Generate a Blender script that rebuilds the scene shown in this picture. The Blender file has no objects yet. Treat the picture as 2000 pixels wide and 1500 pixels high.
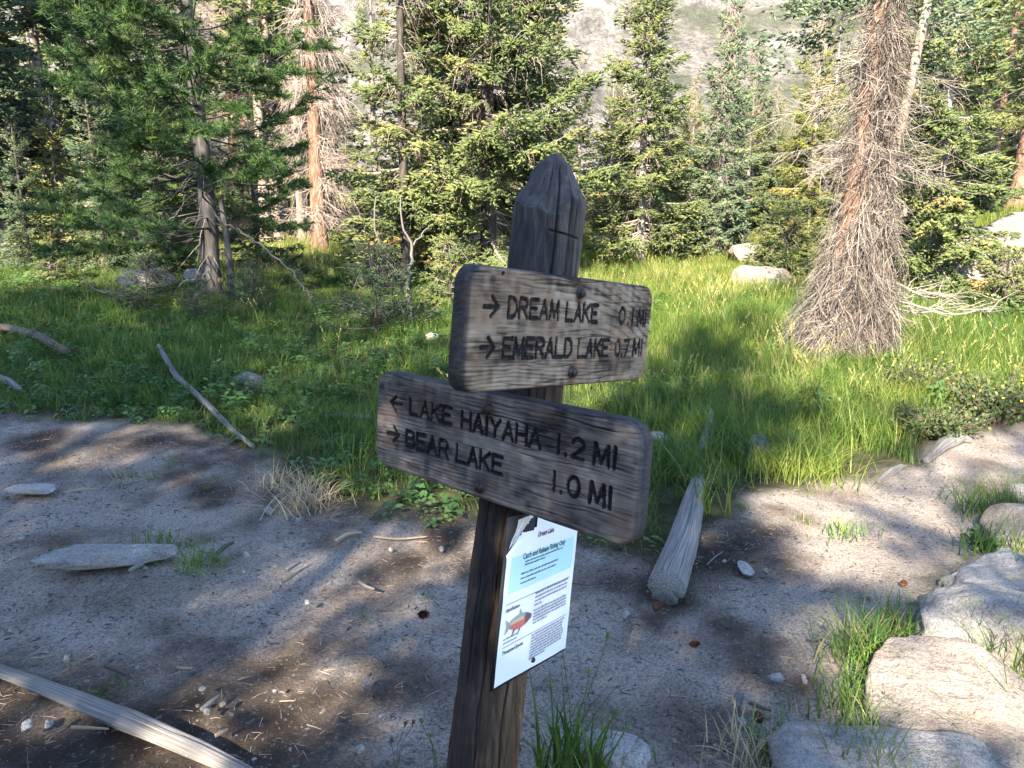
import bpy, bmesh, math
import numpy as np

# ------------------------------------------------------------------ camera, sky, sun, exposure
SC = bpy.context.scene
COL = SC.collection
CAM_H, PITCH = 1.6, math.radians(12.0)
FPX = 1502.0
cam_d = bpy.data.cameras.new("camera")
cam_d.sensor_width = 36.0
cam_d.lens = 36.0 * FPX / 2000.0
cam_d.clip_start, cam_d.clip_end = 0.05, 4000
cam = bpy.data.objects.new("camera", cam_d)
cam.location = (0, 0, CAM_H)
cam.rotation_euler = (math.pi / 2 - PITCH, 0, 0)
COL.objects.link(cam)
SC.camera = cam

SUN_EL, SUN_AZ = math.radians(33), math.radians(198)       # azimuth clockwise from +Y
world = bpy.data.worlds.new("World")
SC.world = world
world.use_nodes = True
wnt = world.node_tree
sky = wnt.nodes.new("ShaderNodeTexSky")
sky.sky_type = 'NISHITA'
sky.sun_disc = False
sky.sun_elevation = SUN_EL
sky.sun_rotation = SUN_AZ
sky.altitude = 3000
wnt.links.new(sky.outputs[0], wnt.nodes['Background'].inputs[0])
wnt.nodes['Background'].inputs[1].default_value = 0.15
sun_d = bpy.data.lights.new("sun", 'SUN')
sun_d.energy = 5.0
sun_d.angle = math.radians(0.55)
sun_d.color = (1.0, 0.88, 0.70)
sun = bpy.data.objects.new("sun", sun_d)
ts = np.array([math.sin(SUN_AZ) * math.cos(SUN_EL), math.cos(SUN_AZ) * math.cos(SUN_EL), math.sin(SUN_EL)])
from mathutils import Vector, Matrix
sun.rotation_euler = Vector(ts).to_track_quat('Z', 'Y').to_euler()
COL.objects.link(sun)
SC.view_settings.view_transform = 'Standard'
SC.view_settings.look = 'None'
SC.view_settings.exposure = 2.6
SC.view_settings.gamma = 1.0
SC.cycles.max_bounces = 6
SC.cycles.diffuse_bounces = 3
SC.cycles.transmission_bounces = 3
SC.cycles.transparent_max_bounces = 4

# ------------------------------------------------------------------ numpy helpers
def _hash(ix, iy, iz, seed):
    h = (ix * 374761393 + iy * 668265263 + iz * 2147483647 + seed * 974634777) & 0xFFFFFFFF
    h = ((h ^ (h >> 13)) * 1274126177) & 0xFFFFFFFF
    h = (h ^ (h >> 16)) & 0xFFFFFFFF
    return h / 4294967295.0

def vnoise(p, seed=0):
    """smooth value noise in -1..1 for points (...,3)"""
    p = np.asarray(p, float)
    i = np.floor(p).astype(np.int64)
    f = p - i
    u = f * f * f * (f * (f * 6 - 15) + 10)
    r = 0
    for dx in (0, 1):
        wx = u[..., 0] if dx else 1 - u[..., 0]
        for dy in (0, 1):
            wy = u[..., 1] if dy else 1 - u[..., 1]
            for dz in (0, 1):
                wz = u[..., 2] if dz else 1 - u[..., 2]
                r = r + wx * wy * wz * _hash(i[..., 0] + dx, i[..., 1] + dy, i[..., 2] + dz, seed)
    return r * 2 - 1

def fbm(p, octs=4, seed=0, gain=.5):
    p = np.asarray(p, float)
    r, a, s = 0, 1.0, 0
    for k in range(octs):
        r = r + a * vnoise(p * 2.03 ** k + 17.3 * k, seed + k)
        s += a
        a *= gain
    return r / s

def n2(x, y, sc, seed=0, octs=1):
    p = np.stack([np.asarray(x, float) * sc, np.asarray(y, float) * sc, np.zeros_like(np.asarray(x, float)) + .37], -1)
    return fbm(p, octs, seed)

def sstep(a, b, x):
    t = np.clip((np.asarray(x, float) - a) / (b - a), 0, 1)
    return t * t * (3 - 2 * t)

def norm(v):
    return v / np.maximum(np.linalg.norm(v, axis=-1, keepdims=True), 1e-9)

def mesh(name, V, F, mat=None, attrs=None, smooth=False, F3=None):
    """F: (N,4) quads and/or F3: (M,3) triangles"""
    me = bpy.data.meshes.new(name)
    V = np.asarray(V, np.float32).reshape(-1, 3)
    me.vertices.add(len(V))
    me.vertices.foreach_set('co', V.ravel())
    idx, starts, off = [], [], 0
    for Fa in (F, F3):
        if Fa is None or len(Fa) == 0:
            continue
        Fa = np.asarray(Fa, np.int32)
        n, k = Fa.shape
        idx.append(Fa.ravel())
        starts.append(off + np.arange(n, dtype=np.int32) * k)
        off += n * k
    idx = np.concatenate(idx)
    starts = np.concatenate(starts)
    me.loops.add(len(idx))
    me.loops.foreach_set('vertex_index', idx)
    me.polygons.add(len(starts))
    me.polygons.foreach_set('loop_start', starts)
    if smooth:
        me.polygons.foreach_set('use_smooth', np.ones(len(starts), bool))
    for k, a in (attrs or {}).items():
        at_ = me.attributes.new(k, 'FLOAT', 'POINT')
        at_.data.foreach_set('value', np.asarray(a, np.float32).ravel())
    me.update(calc_edges=True)
    me.validate()
    if mat:
        me.materials.append(mat)
    return me

def obj(name, me, parent=None, label=None, cat=None, group=None, kind=None, loc=None):
    o = bpy.data.objects.new(name, me)
    COL.objects.link(o)
    if parent is not None:
        o.parent = parent
    if loc is not None:
        o.location = loc
    if label: o['label'] = label
    if cat: o['category'] = cat
    if group: o['group'] = group
    if kind: o['kind'] = kind
    return o

def thing(name, label, cat, loc=(0, 0, 0), group=None):
    return obj(name, None, label=label, cat=cat, group=group, loc=loc)

class MB:
    """collects vertex / quad / tri arrays"""
    def __init__(s):
        s.V, s.Q, s.T, s.n, s.A = [], [], [], 0, []
    def add(s, V, Q=None, T=None, a=0.0):
        V = np.asarray(V, float).reshape(-1, 3)
        if Q is not None and len(Q): s.Q.append(np.asarray(Q) + s.n)
        if T is not None and len(T): s.T.append(np.asarray(T) + s.n)
        s.V.append(V)
        s.A.append(np.broadcast_to(np.asarray(a, float), (len(V),)) if np.ndim(a) == 0 else np.asarray(a, float))
        s.n += len(V)
    def mesh(s, name, mat, smooth=False, attr='tint'):
        return mesh(name, np.concatenate(s.V), np.concatenate(s.Q) if s.Q else None, mat,
                    {attr: np.concatenate(s.A)}, smooth, np.concatenate(s.T) if s.T else None)

def tubes(P, R, sides=3, cap=False):
    """P (N,K,3), R (N,K) -> verts, quads (+tris caps)"""
    P = np.asarray(P, float); R = np.asarray(R, float)
    N, K, _ = P.shape
    T = np.empty_like(P)
    T[:, 1:-1] = P[:, 2:] - P[:, :-2] if K > 2 else T[:, 1:-1]
    T[:, 0] = P[:, 1] - P[:, 0]
    T[:, -1] = P[:, -1] - P[:, -2]
    T = norm(T)
    mean = norm(P[:, -1] - P[:, 0])
    ref = np.where(np.abs(mean[:, 2:3]) > .8, np.array([[1., .1, 0]]), np.array([[0., .1, 1]]))
    A = norm(np.cross(T, ref[:, None, :]))
    B = np.cross(T, A)
    th = np.arange(sides) * 2 * np.pi / sides
    V = P[:, :, None, :] + R[:, :, None, None] * (A[:, :, None, :] * np.cos(th)[None, None, :, None] + B[:, :, None, :] * np.sin(th)[None, None, :, None])
    base = (np.arange(N) * K * sides)[:, None, None]
    k = np.arange(K - 1)[None, :, None] * sides
    j = np.arange(sides)[None, None, :]
    jn = (j + 1) % sides
    Q = np.stack([base + k + j, base + k + jn, base + k + sides + jn, base + k + sides + j], -1).reshape(-1, 4)
    Tt = None
    V = V.reshape(-1, 3)
    if cap:
        ext, tr = [], []
        for i in range(N):
            for e, kk in ((0, 0), (1, K - 1)):
                c = len(V) + len(ext)
                ext.append(P[i, kk])
                b0 = i * K * sides + kk * sides
                for q in range(sides):
                    a, b = b0 + q, b0 + (q + 1) % sides
                    tr.append((c, b, a) if e == 0 else (c, a, b))
        V = np.concatenate([V, np.array(ext)])
        Tt = np.array(tr)
    return V, Q, Tt

def cones(P, D, L, R):
    """needle-covered shoots: 3-sided spikes. returns V (N*4,3), T"""
    N = len(P)
    D = norm(D)
    ref = np.where(np.abs(D[:, 2:3]) > .9, np.array([[1., 0, 0]]), np.array([[0., 0, 1]]))
    A = norm(np.cross(D, ref)); B = np.cross(D, A)
    V = np.empty((N, 4, 3))
    for k in range(3):
        a = k * 2.0944 + .5
        V[:, k] = P + D * (L * .22)[:, None] + (A * math.cos(a) + B * math.sin(a)) * R[:, None]
    V[:, 3] = P + D * L[:, None]
    b = (np.arange(N) * 4)[:, None]
    T = np.concatenate([b + np.array([[0, 1, 3]]), b + np.array([[1, 2, 3]]), b + np.array([[2, 0, 3]])])
    return V.reshape(-1, 3), T

def ribbons(P, W, side):
    """flat blades. P (N,K,3), W (N,K), side (N,3)"""
    N, K, _ = P.shape
    V = np.stack([P - side[:, None, :] * W[:, :, None], P + side[:, None, :] * W[:, :, None]], 2).reshape(-1, 3)
    b = (np.arange(N) * K * 2)[:, None]
    k = np.arange(K - 1)[None, :] * 2
    Q = np.stack([b + k, b + k + 1, b + k + 3, b + k + 2], -1).reshape(-1, 4)
    return V, Q

# ------------------------------------------------------------------ material helpers
def new_mat(name):
    m = bpy.data.materials.new(name)
    m.use_nodes = True
    nt = m.node_tree
    b = nt.nodes['Principled BSDF']
    b.inputs['Roughness'].default_value = .85
    b.inputs['Specular IOR Level'].default_value = .25
    return m, nt, b

def N_(nt, typ, **kw):
    n = nt.nodes.new(typ)
    for k, v in kw.items():
        if k.startswith('i_'):
            n.inputs[k[2:].replace('_', ' ')].default_value = v
        else:
            setattr(n, k, v)
    return n

def noise_(nt, scale, detail=4, rough=.55, coord=None, dist=0):
    n = N_(nt, 'ShaderNodeTexNoise')
    n.inputs['Scale'].default_value = scale
    n.inputs['Detail'].default_value = detail
    n.inputs['Roughness'].default_value = rough
    n.inputs['Distortion'].default_value = dist
    if coord is not None:
        nt.links.new(coord, n.inputs['Vector'])
    return n.outputs['Fac']

def ramp_(nt, fac, stops):
    r = N_(nt, 'ShaderNodeValToRGB')
    cr = r.color_ramp
    while len(cr.elements) < len(stops):
        cr.elements.new(.5)
    for e, (p, c) in zip(cr.elements, stops):
        e.position = p
        e.color = (*c, 1) if len(c) == 3 else c
    nt.links.new(fac, r.inputs[0])
    return r.outputs[0]

def mix_(nt, fac, a, b, mode='MIX'):
    m = N_(nt, 'ShaderNodeMix', data_type='RGBA', blend_type=mode)
    for s, v in ((m.inputs[0], fac), (m.inputs[6], a), (m.inputs[7], b)):
        if hasattr(v, 'links') or hasattr(v, 'is_linked'):
            nt.links.new(v, s)
        elif isinstance(v, (int, float)):
            s.default_value = v
        else:
            s.default_value = (*v, 1)
    return m.outputs[2]

def math_(nt, op, a, b=0.0, clamp=False):
    m = N_(nt, 'ShaderNodeMath', operation=op, use_clamp=clamp)
    for s, v in ((m.inputs[0], a), (m.inputs[1], b)):
        if isinstance(v, (int, float)):
            s.default_value = v
        else:
            nt.links.new(v, s)
    return m.outputs[0]

def attr_(nt, name):
    n = N_(nt, 'ShaderNodeAttribute', attribute_name=name)
    return n.outputs['Fac']

def bump_(nt, bsdf, h, strength=.4, dist=.01):
    b = N_(nt, 'ShaderNodeBump')
    b.inputs['Strength'].default_value = strength
    b.inputs['Distance'].default_value = dist
    nt.links.new(h, b.inputs['Height'])
    nt.links.new(b.outputs[0], bsdf.inputs['Normal'])

def leaf_mat(name, stops, trans=.35, rough=.6, inst=False, spec=.3):
    """foliage: colour from per-shoot 'tint' (and per-instance random), part of the light shines through"""
    m, nt, b = new_mat(name)
    t = attr_(nt, 'tint')
    if inst:
        oi = N_(nt, 'ShaderNodeObjectInfo')
        t = math_(nt, 'ADD', math_(nt, 'MULTIPLY', t, .6), math_(nt, 'MULTIPLY', oi.outputs['Random'], .4))
    c = ramp_(nt, t, stops)
    nt.links.new(c, b.inputs['Base Color'])
    b.inputs['Roughness'].default_value = rough
    b.inputs['Specular IOR Level'].default_value = spec
    if trans:
        tr = N_(nt, 'ShaderNodeBsdfTranslucent')
        nt.links.new(c, tr.inputs[0])
        mx = N_(nt, 'ShaderNodeMixShader')
        mx.inputs[0].default_value = trans
        nt.links.new(b.outputs[0], mx.inputs[1])
        nt.links.new(tr.outputs[0], mx.inputs[2])
        nt.links.new(mx.outputs[0], nt.nodes['Material Output'].inputs[0])
    return m

M = {}
M['spruce'] = leaf_mat('spruce_needles', [(0, (.035, .055, .024)), (.35, (.09, .125, .042)), (.7, (.17, .195, .065)), (.9, (.29, .25, .09)), (1, (.30, .17, .08))], .3)
M['blue_spruce'] = leaf_mat('blue_spruce_needles', [(0, (.03, .058, .036)), (.4, (.085, .13, .07)), (.75, (.165, .21, .115)), (1, (.28, .28, .12))], .3)
M['yellow_spruce'] = leaf_mat('yellow_spruce_needles', [(0, (.05, .066, .018)), (.4, (.125, .15, .036)), (.75, (.21, .22, .055)), (.9, (.33, .28, .085)), (1, (.34, .2, .08))], .3)
M['dark_spruce'] = leaf_mat('dark_spruce_needles', [(0, (.02, .038, .022)), (.4, (.05, .08, .038)), (.75, (.105, .14, .06)), (1, (.2, .2, .08))], .25)
M['pine'] = leaf_mat('pine_needles', [(0, (.018, .045, .015)), (.5, (.05, .10, .026)), (1, (.16, .22, .04))], .25)
M['brown_needles'] = leaf_mat('dead_needles', [(0, (.17, .115, .08)), (.5, (.31, .22, .16)), (1, (.43, .32, .245))], .2)
M['grass'] = leaf_mat('grass_blades', [(0, (.035, .075, .014)), (.4, (.075, .14, .022)), (.8, (.145, .20, .04)), (1, (.30, .26, .10))], .4, .5, True)
M['tall_grass'] = leaf_mat('tall_grass_blades', [(0, (.085, .14, .02)), (.45, (.17, .23, .036)), (.8, (.27, .31, .065)), (1, (.42, .36, .15))], .45, .5, True)
M['dry_grass'] = leaf_mat('dry_grass_blades', [(0, (.20, .22, .05)), (.5, (.36, .34, .12)), (1, (.52, .44, .22))], .4, .6, True)
M['herb'] = leaf_mat('herb_leaves', [(0, (.03, .075, .024)), (.5, (.065, .135, .036)), (1, (.14, .20, .055))], .3, .45, True)
M['tuft'] = leaf_mat('tuft_blades', [(0, (.05, .12, .02)), (.45, (.10, .20, .035)), (.75, (.22, .26, .07)), (1, (.40, .32, .15))], .35, .55)
M['straw'] = leaf_mat('straw', [(0, (.30, .23, .13)), (1, (.55, .44, .27))], .25, .7)

def bark_mat(name, a, b_, c, scale=14, zs=.25):
    m, nt, b = new_mat(name)
    tc = N_(nt, 'ShaderNodeTexCoord')
    mp = N_(nt, 'ShaderNodeMapping')
    mp.inputs['Scale'].default_value = (1, 1, zs)
    nt.links.new(tc.outputs['Object'], mp.inputs[0])
    f = noise_(nt, scale, 6, .65, mp.outputs[0], .6)
    col = ramp_(nt, f, [(.32, a), (.5, b_), (.68, c)])
    f2 = noise_(nt, 2.2, 3, .5, tc.outputs['Object'])
    col = mix_(nt, math_(nt, 'MULTIPLY', f2, .5), col, a, 'MULTIPLY')
    nt.links.new(col, b.inputs['Base Color'])
    bump_(nt, b, f, .9, .02)
    return m
M['bark_grey'] = bark_mat('grey_bark', (.10, .085, .075), (.22, .20, .18), (.36, .33, .30))
M['bark_dark'] = bark_mat('dark_bark', (.025, .02, .017), (.06, .05, .042), (.13, .11, .095))
M['bark_brown'] = bark_mat('brown_bark', (.075, .042, .028), (.18, .105, .07), (.32, .21, .145))
M['bark_pale'] = bark_mat('pale_bark', (.12, .095, .075), (.25, .205, .165), (.38, .33, .28))
M['bark_pine'] = bark_mat('pine_bark', (.028, .025, .023), (.075, .068, .065), (.15, .14, .135))
M['twig_grey'] = leaf_mat('grey_twigs', [(0, (.085, .07, .058)), (.5, (.19, .16, .135)), (1, (.36, .31, .26))], 0, .9)
M['twig_brown'] = leaf_mat('brown_twigs', [(0, (.07, .05, .04)), (.5, (.20, .15, .12)), (1, (.38, .30, .24))], 0, .9)
M['twig_pink'] = leaf_mat('dry_twigs', [(0, (.13, .10, .085)), (.5, (.26, .21, .18)), (1, (.40, .335, .29))], 0, .9)
M['twig_dark'] = leaf_mat('dark_twigs', [(0, (.02, .017, .015)), (.5, (.06, .052, .047)), (1, (.16, .145, .13))], 0, .9)
M['twig_skirt'] = leaf_mat('skirt_twigs', [(0, (.035, .029, .025)), (.5, (.15, .126, .108)), (1, (.32, .275, .24))], 0, .9)

# ------------------------------------------------------------------ projection between photo pixels and the place
cp, sp_ = math.cos(PITCH), math.sin(PITCH)
def ray(px, py):
    u = (np.asarray(px, float) - 1000) / FPX
    v = -(np.asarray(py, float) - 750) / FPX
    return np.stack([u, cp + v * sp_, -sp_ + v * cp], -1)

# ------------------------------------------------------------------ terrain height (metres)
def H0(x, y):
    x = np.asarray(x, float); y = np.asarray(y, float)
    d = np.hypot(x, y)
    front = sstep(-2, 4, y)
    z = front * .06 * (np.log1p(np.exp((np.minimum(d, 45) - 6) * 1.2)) / 1.2)
    z = z + front * .30 * np.maximum(0, d - 42)
    z = z + 1.25 * np.exp(-(((x - 10.2) / 2.6) ** 2 + ((y - 14.5) / 3.2) ** 2))     # rocky rise at the right
    z = z + .11 * np.exp(-(((x + 1.80) / .55) ** 2 + ((y - 3.35) / .28) ** 2))       # hump under the pale slab
    z = z + .16 * np.exp(-(((x - 2.35) / .85) ** 2 + ((y - 2.55) / .8) ** 2))        # bank under the boulders
    z = z + .05 * n2(x, y, .55, 3) + .025 * n2(x, y, 1.5, 5)
    return z

def at(px, py, dz=0.0):
    """point of the ground seen at a photo pixel"""
    r = ray(px, py)
    t = np.geomspace(1.2, 120, 1500)
    P = np.array([0, 0, CAM_H]) + t[:, None] * r
    below = P[:, 2] < H0(P[:, 0], P[:, 1]) + dz
    i = int(np.argmax(below)) if below.any() else len(t) - 1
    a, b = t[max(i - 1, 0)], t[i]
    for _ in range(25):
        m_ = (a + b) / 2
        q = np.array([0, 0, CAM_H]) + m_ * r
        if q[2] < H0(q[0], q[1]) + dz: b = m_
        else: a = m_
    return np.array([0, 0, CAM_H]) + b * r

def depth_of(p):
    return p[1] * cp - (p[2] - CAM_H) * sp_
def psize(px, p):
    return px * depth_of(p) / FPX
def ground_pt(px, d):
    """ground point in the direction of photo column px at ground distance y=d"""
    x = (px - 1000) / FPX * d
    for _ in range(3):
        x = (px - 1000) / FPX * (d * cp - (float(H0(x, d)) - CAM_H) * sp_)
    return np.array([x, d, float(H0(x, d))])

# edges of the meadow, the trail and the boulder bank in ground coordinates
def poly(pts):
    return np.array([at(*p)[:2] for p in pts])
EDGE_L = poly([(-600, 760), (-250, 790), (0, 808), (250, 825), (400, 860), (500, 905), (590, 962), (700, 990), (820, 1000), (930, 1010), (1040, 1030),
               (1130, 1060), (1220, 1085), (1300, 1090), (1390, 1020), (1470, 965), (1600, 938), (1720, 938), (1800, 900), (1900, 862), (2000, 842), (2300, 800)])
EDGE_R = poly([(2300, 900), (2000, 950), (1905, 1005), (1880, 1075), (1800, 1110), (1740, 1170), (1655, 1210), (1640, 1330), (1600, 1420), (1500, 1480), (1430, 1600), (1400, 1900)])

def poly_dist(x, y, L):
    x = np.asarray(x, float); y = np.asarray(y, float)
    best = np.full(x.shape, 1e9)
    for a, b in zip(L[:-1], L[1:]):
        e = b - a
        t = np.clip(((x - a[0]) * e[0] + (y - a[1]) * e[1]) / (e @ e), 0, 1)
        best = np.minimum(best, np.hypot(x - a[0] - t * e[0], y - a[1] - t * e[1]))
    return best

def inside(x, y, L):
    x = np.asarray(x, float); y = np.asarray(y, float)
    c = np.zeros(x.shape, bool)
    n = len(L)
    for i in range(n):
        a, b = L[i], L[(i + 1) % n]
        cond = ((a[1] > y) != (b[1] > y))
        with np.errstate(divide='ignore', invalid='ignore'):
            xi = (b[0] - a[0]) * (y - a[1]) / (b[1] - a[1]) + a[0]
        c ^= cond & (x < xi)
    return c
MEADOW = np.concatenate([EDGE_L, np.array([[60, 40], [60, 90], [-60, 90], [-60, 10]])])
BANK = np.concatenate([EDGE_R, np.array([[2.0, -4], [30, -4], [30, 8]])])

def meadow_d(x, y):
    """signed distance, positive inside the meadow"""
    d = poly_dist(x, y, EDGE_L)
    return np.where(inside(x, y, MEADOW), d, -d)
def bank_d(x, y):
    d = poly_dist(x, y, EDGE_R)
    return np.where(inside(x, y, BANK), d, -d)

def H(x, y):
    """height with the small relief"""
    z = H0(x, y)
    md = meadow_d(x, y)
    dirt = 1 - sstep(-.1, .5, md)
    near = 1 - sstep(6, 12, np.hypot(x, y))
    z = z + near * (.010 * n2(x, y, 4.5, 11, 2) + dirt * (.0075 * n2(x, y, 13, 12, 2) + .0045 * np.abs(n2(x, y, 30, 13, 2))))
    z = z - .05 * (1 - sstep(-.9, .05, md)) * sstep(-.2, .5, -bank_d(x, y)) * near
    return z

# ------------------------------------------------------------------ ground
def build_ground():
    az = np.concatenate([np.linspace(-46, 46, 420), np.linspace(46, 314, 50)[1:-1]])
    r = np.concatenate([np.linspace(.05, 1.2, 8)[:-1], np.geomspace(1.2, 95, 360)])
    A, R = np.meshgrid(np.radians(az), r, indexing='ij')
    x, y = R * np.sin(A), R * np.cos(A)
    z = H(x, y)
    na, nr = A.shape
    i = np.arange(na)[:, None]; j = np.arange(nr - 1)[None]
    i2 = (i + 1) % na
    Q = np.stack([i * nr + j, i * nr + j + 1, i2 * nr + j + 1, i2 * nr + j], -1).reshape(-1, 4)
    md, bd = meadow_d(x, y), bank_d(x, y)
    wob = .22 * n2(x, y, 1.6, 21, 2) + .10 * n2(x, y, 6, 22, 2)
    grass = sstep(-.12, .22, md + wob)
    grass = np.maximum(grass, .75 * sstep(.0, .3, bd + wob))
    # worn pale dust on the trail and the used part of the clearing, dark humus elsewhere
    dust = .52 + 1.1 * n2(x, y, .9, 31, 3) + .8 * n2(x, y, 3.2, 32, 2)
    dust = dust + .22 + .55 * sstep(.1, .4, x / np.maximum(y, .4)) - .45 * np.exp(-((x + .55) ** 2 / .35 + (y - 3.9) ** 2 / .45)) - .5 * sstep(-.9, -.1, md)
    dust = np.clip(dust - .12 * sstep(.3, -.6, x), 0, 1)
    m, nt, b = new_mat('trail_soil')
    tc = N_(nt, 'ShaderNodeTexCoord').outputs['Object']
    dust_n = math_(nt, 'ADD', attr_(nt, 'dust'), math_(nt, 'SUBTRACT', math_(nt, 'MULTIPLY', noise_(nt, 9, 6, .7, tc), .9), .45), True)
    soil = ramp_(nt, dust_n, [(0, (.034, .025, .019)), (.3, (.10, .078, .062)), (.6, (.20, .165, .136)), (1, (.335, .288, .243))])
    grit = noise_(nt, 90, 4, .8, tc)
    soil = mix_(nt, math_(nt, 'MULTIPLY', ramp_(nt, grit, [(.40, (1, 1, 1)), (.55, (0, 0, 0))]), .65), soil, (.035, .028, .024))
    grit2 = noise_(nt, 55, 3, .7, tc)
    soil = mix_(nt, math_(nt, 'MULTIPLY', ramp_(nt, grit2, [(.6, (0, 0, 0)), (.72, (1, 1, 1))]), .45), soil, (.42, .39, .36))
    under = ramp_(nt, noise_(nt, 5, 5, .6, tc), [(.3, (.022, .024, .011)), (.55, (.045, .045, .018)), (.8, (.10, .08, .045))])
    g_n = math_(nt, 'ADD', attr_(nt, 'grassy'), math_(nt, 'SUBTRACT', math_(nt, 'MULTIPLY', noise_(nt, 12, 5, .7, tc), .8), .4), True)
    col = mix_(nt, g_n, soil, under)
    nt.links.new(col, b.inputs['Base Color'])
    b.inputs['Roughness'].default_value = .95
    b.inputs['Specular IOR Level'].default_value = .12
    hgt = math_(nt, 'ADD', noise_(nt, 38, 6, .75, tc), math_(nt, 'MULTIPLY', grit, .5))
    bump_(nt, b, hgt, .8, .018)
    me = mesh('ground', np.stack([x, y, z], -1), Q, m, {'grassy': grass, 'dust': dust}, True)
    obj('ground', me, kind='structure')
build_ground()

# ------------------------------------------------------------------ mountain behind the forest
def mountain_h(az, r):
    x, y = r * np.sin(az), r * np.cos(az)
    base = .6 + .56 * (r - 42) + 30 * n2(x, y, .006, 41, 3) * sstep(60, 240, r)
    rid = 1 - np.abs(n2(x, y, .018, 43, 4))
    return base + (16 * rid - 9) * sstep(55, 160, r) + 3.2 * n2(x, y, .09, 47, 4) * sstep(50, 110, r)
def build_mountain():
    az = np.radians(np.linspace(-62, 62, 300))
    r = np.geomspace(40, 760, 260)
    A, R = np.meshgrid(az, r, indexing='ij')
    x, y, z = R * np.sin(A), R * np.cos(A), mountain_h(A, R)
    na, nr = A.shape
    i = np.arange(na - 1)[:, None]; j = np.arange(nr - 1)[None]
    Q = np.stack([i * nr + j, i * nr + j + 1, (i + 1) * nr + j + 1, (i + 1) * nr + j], -1).reshape(-1, 4)
    m, nt, b = new_mat('granite_mountainside')
    tc = N_(nt, 'ShaderNodeTexCoord').outputs['Object']
    mp = N_(nt, 'ShaderNodeMapping'); mp.inputs['Scale'].default_value = (1, .45, .3)
    mp.inputs['Rotation'].default_value = (0, .55, .35)
    nt.links.new(tc, mp.inputs[0])
    f = noise_(nt, .11, 9, .72, mp.outputs[0], 1.2)
    rock = ramp_(nt, f, [(.36, (.15, .14, .128)), (.44, (.34, .305, .265)), (.55, (.50, .445, .38)), (.7, (.60, .54, .465))])
    f2 = noise_(nt, .75, 8, .75, mp.outputs[0], .5)
    rock = mix_(nt, .75, rock, ramp_(nt, f2, [(.36, (.35, .35, .36)), (.5, (.85, .85, .85)), (.6, (1, 1, 1))]), 'MULTIPLY')
    f3 = noise_(nt, 3.2, 6, .75, mp.outputs[0], .3)
    rock = mix_(nt, .55, rock, ramp_(nt, f3, [(.40, (.30, .30, .31)), (.5, (.85, .85, .85)), (.58, (1, 1, 1))]), 'MULTIPLY')
    veg = ramp_(nt, noise_(nt, .06, 8, .7, tc, .4), [(.50, (0, 0, 0)), (.57, (1, 1, 1))])
    col = mix_(nt, math_(nt, 'MULTIPLY', veg, .7), rock, (.085, .10, .045))
    nt.links.new(col, b.inputs['Base Color'])
    bump_(nt, b, math_(nt, 'ADD', f, math_(nt, 'MULTIPLY', f2, .5)), 1.0, 5.0)
    obj('mountain', mesh('mountain', np.stack([x, y, z], -1), Q, m, None, False), kind='structure')
build_mountain()

# ------------------------------------------------------------------ trees
def rot_h(D, ang):
    """rotate vectors about z"""
    c, s = np.cos(ang), np.sin(ang)
    return np.stack([D[..., 0] * c - D[..., 1] * s, D[..., 0] * s + D[..., 1] * c, D[..., 2]], -1)

def trunk_mesh(name, Hh, r0, mat, seed, bend=0.0, lean=(0, 0), sides=14, k=36, r_top=.012, flare=.35):
    rng = np.random.default_rng(seed)
    s = np.linspace(0, 1, k)
    z = -.25 + s * (Hh + .25)
    P = np.stack([lean[0] * z + bend * np.sin(s * 5 + seed) * s, lean[1] * z + bend * np.cos(s * 4 + seed) * s, z], -1)
    R = r_top + (r0 - r_top) * (1 - s) ** .85
    R = R * (1 + flare * np.exp(-np.maximum(z, 0) / .18))
    V, Q, T = tubes(P[None], R[None], sides)
    c = np.repeat(P, sides, 0)
    V = c + (V - c) * (1 + .09 * fbm(V * np.array([9, 9, 2.0]), 3, seed))[:, None]
    return mesh(name, V, Q, mat, {'tint': np.zeros(len(V))}, True), P

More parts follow.
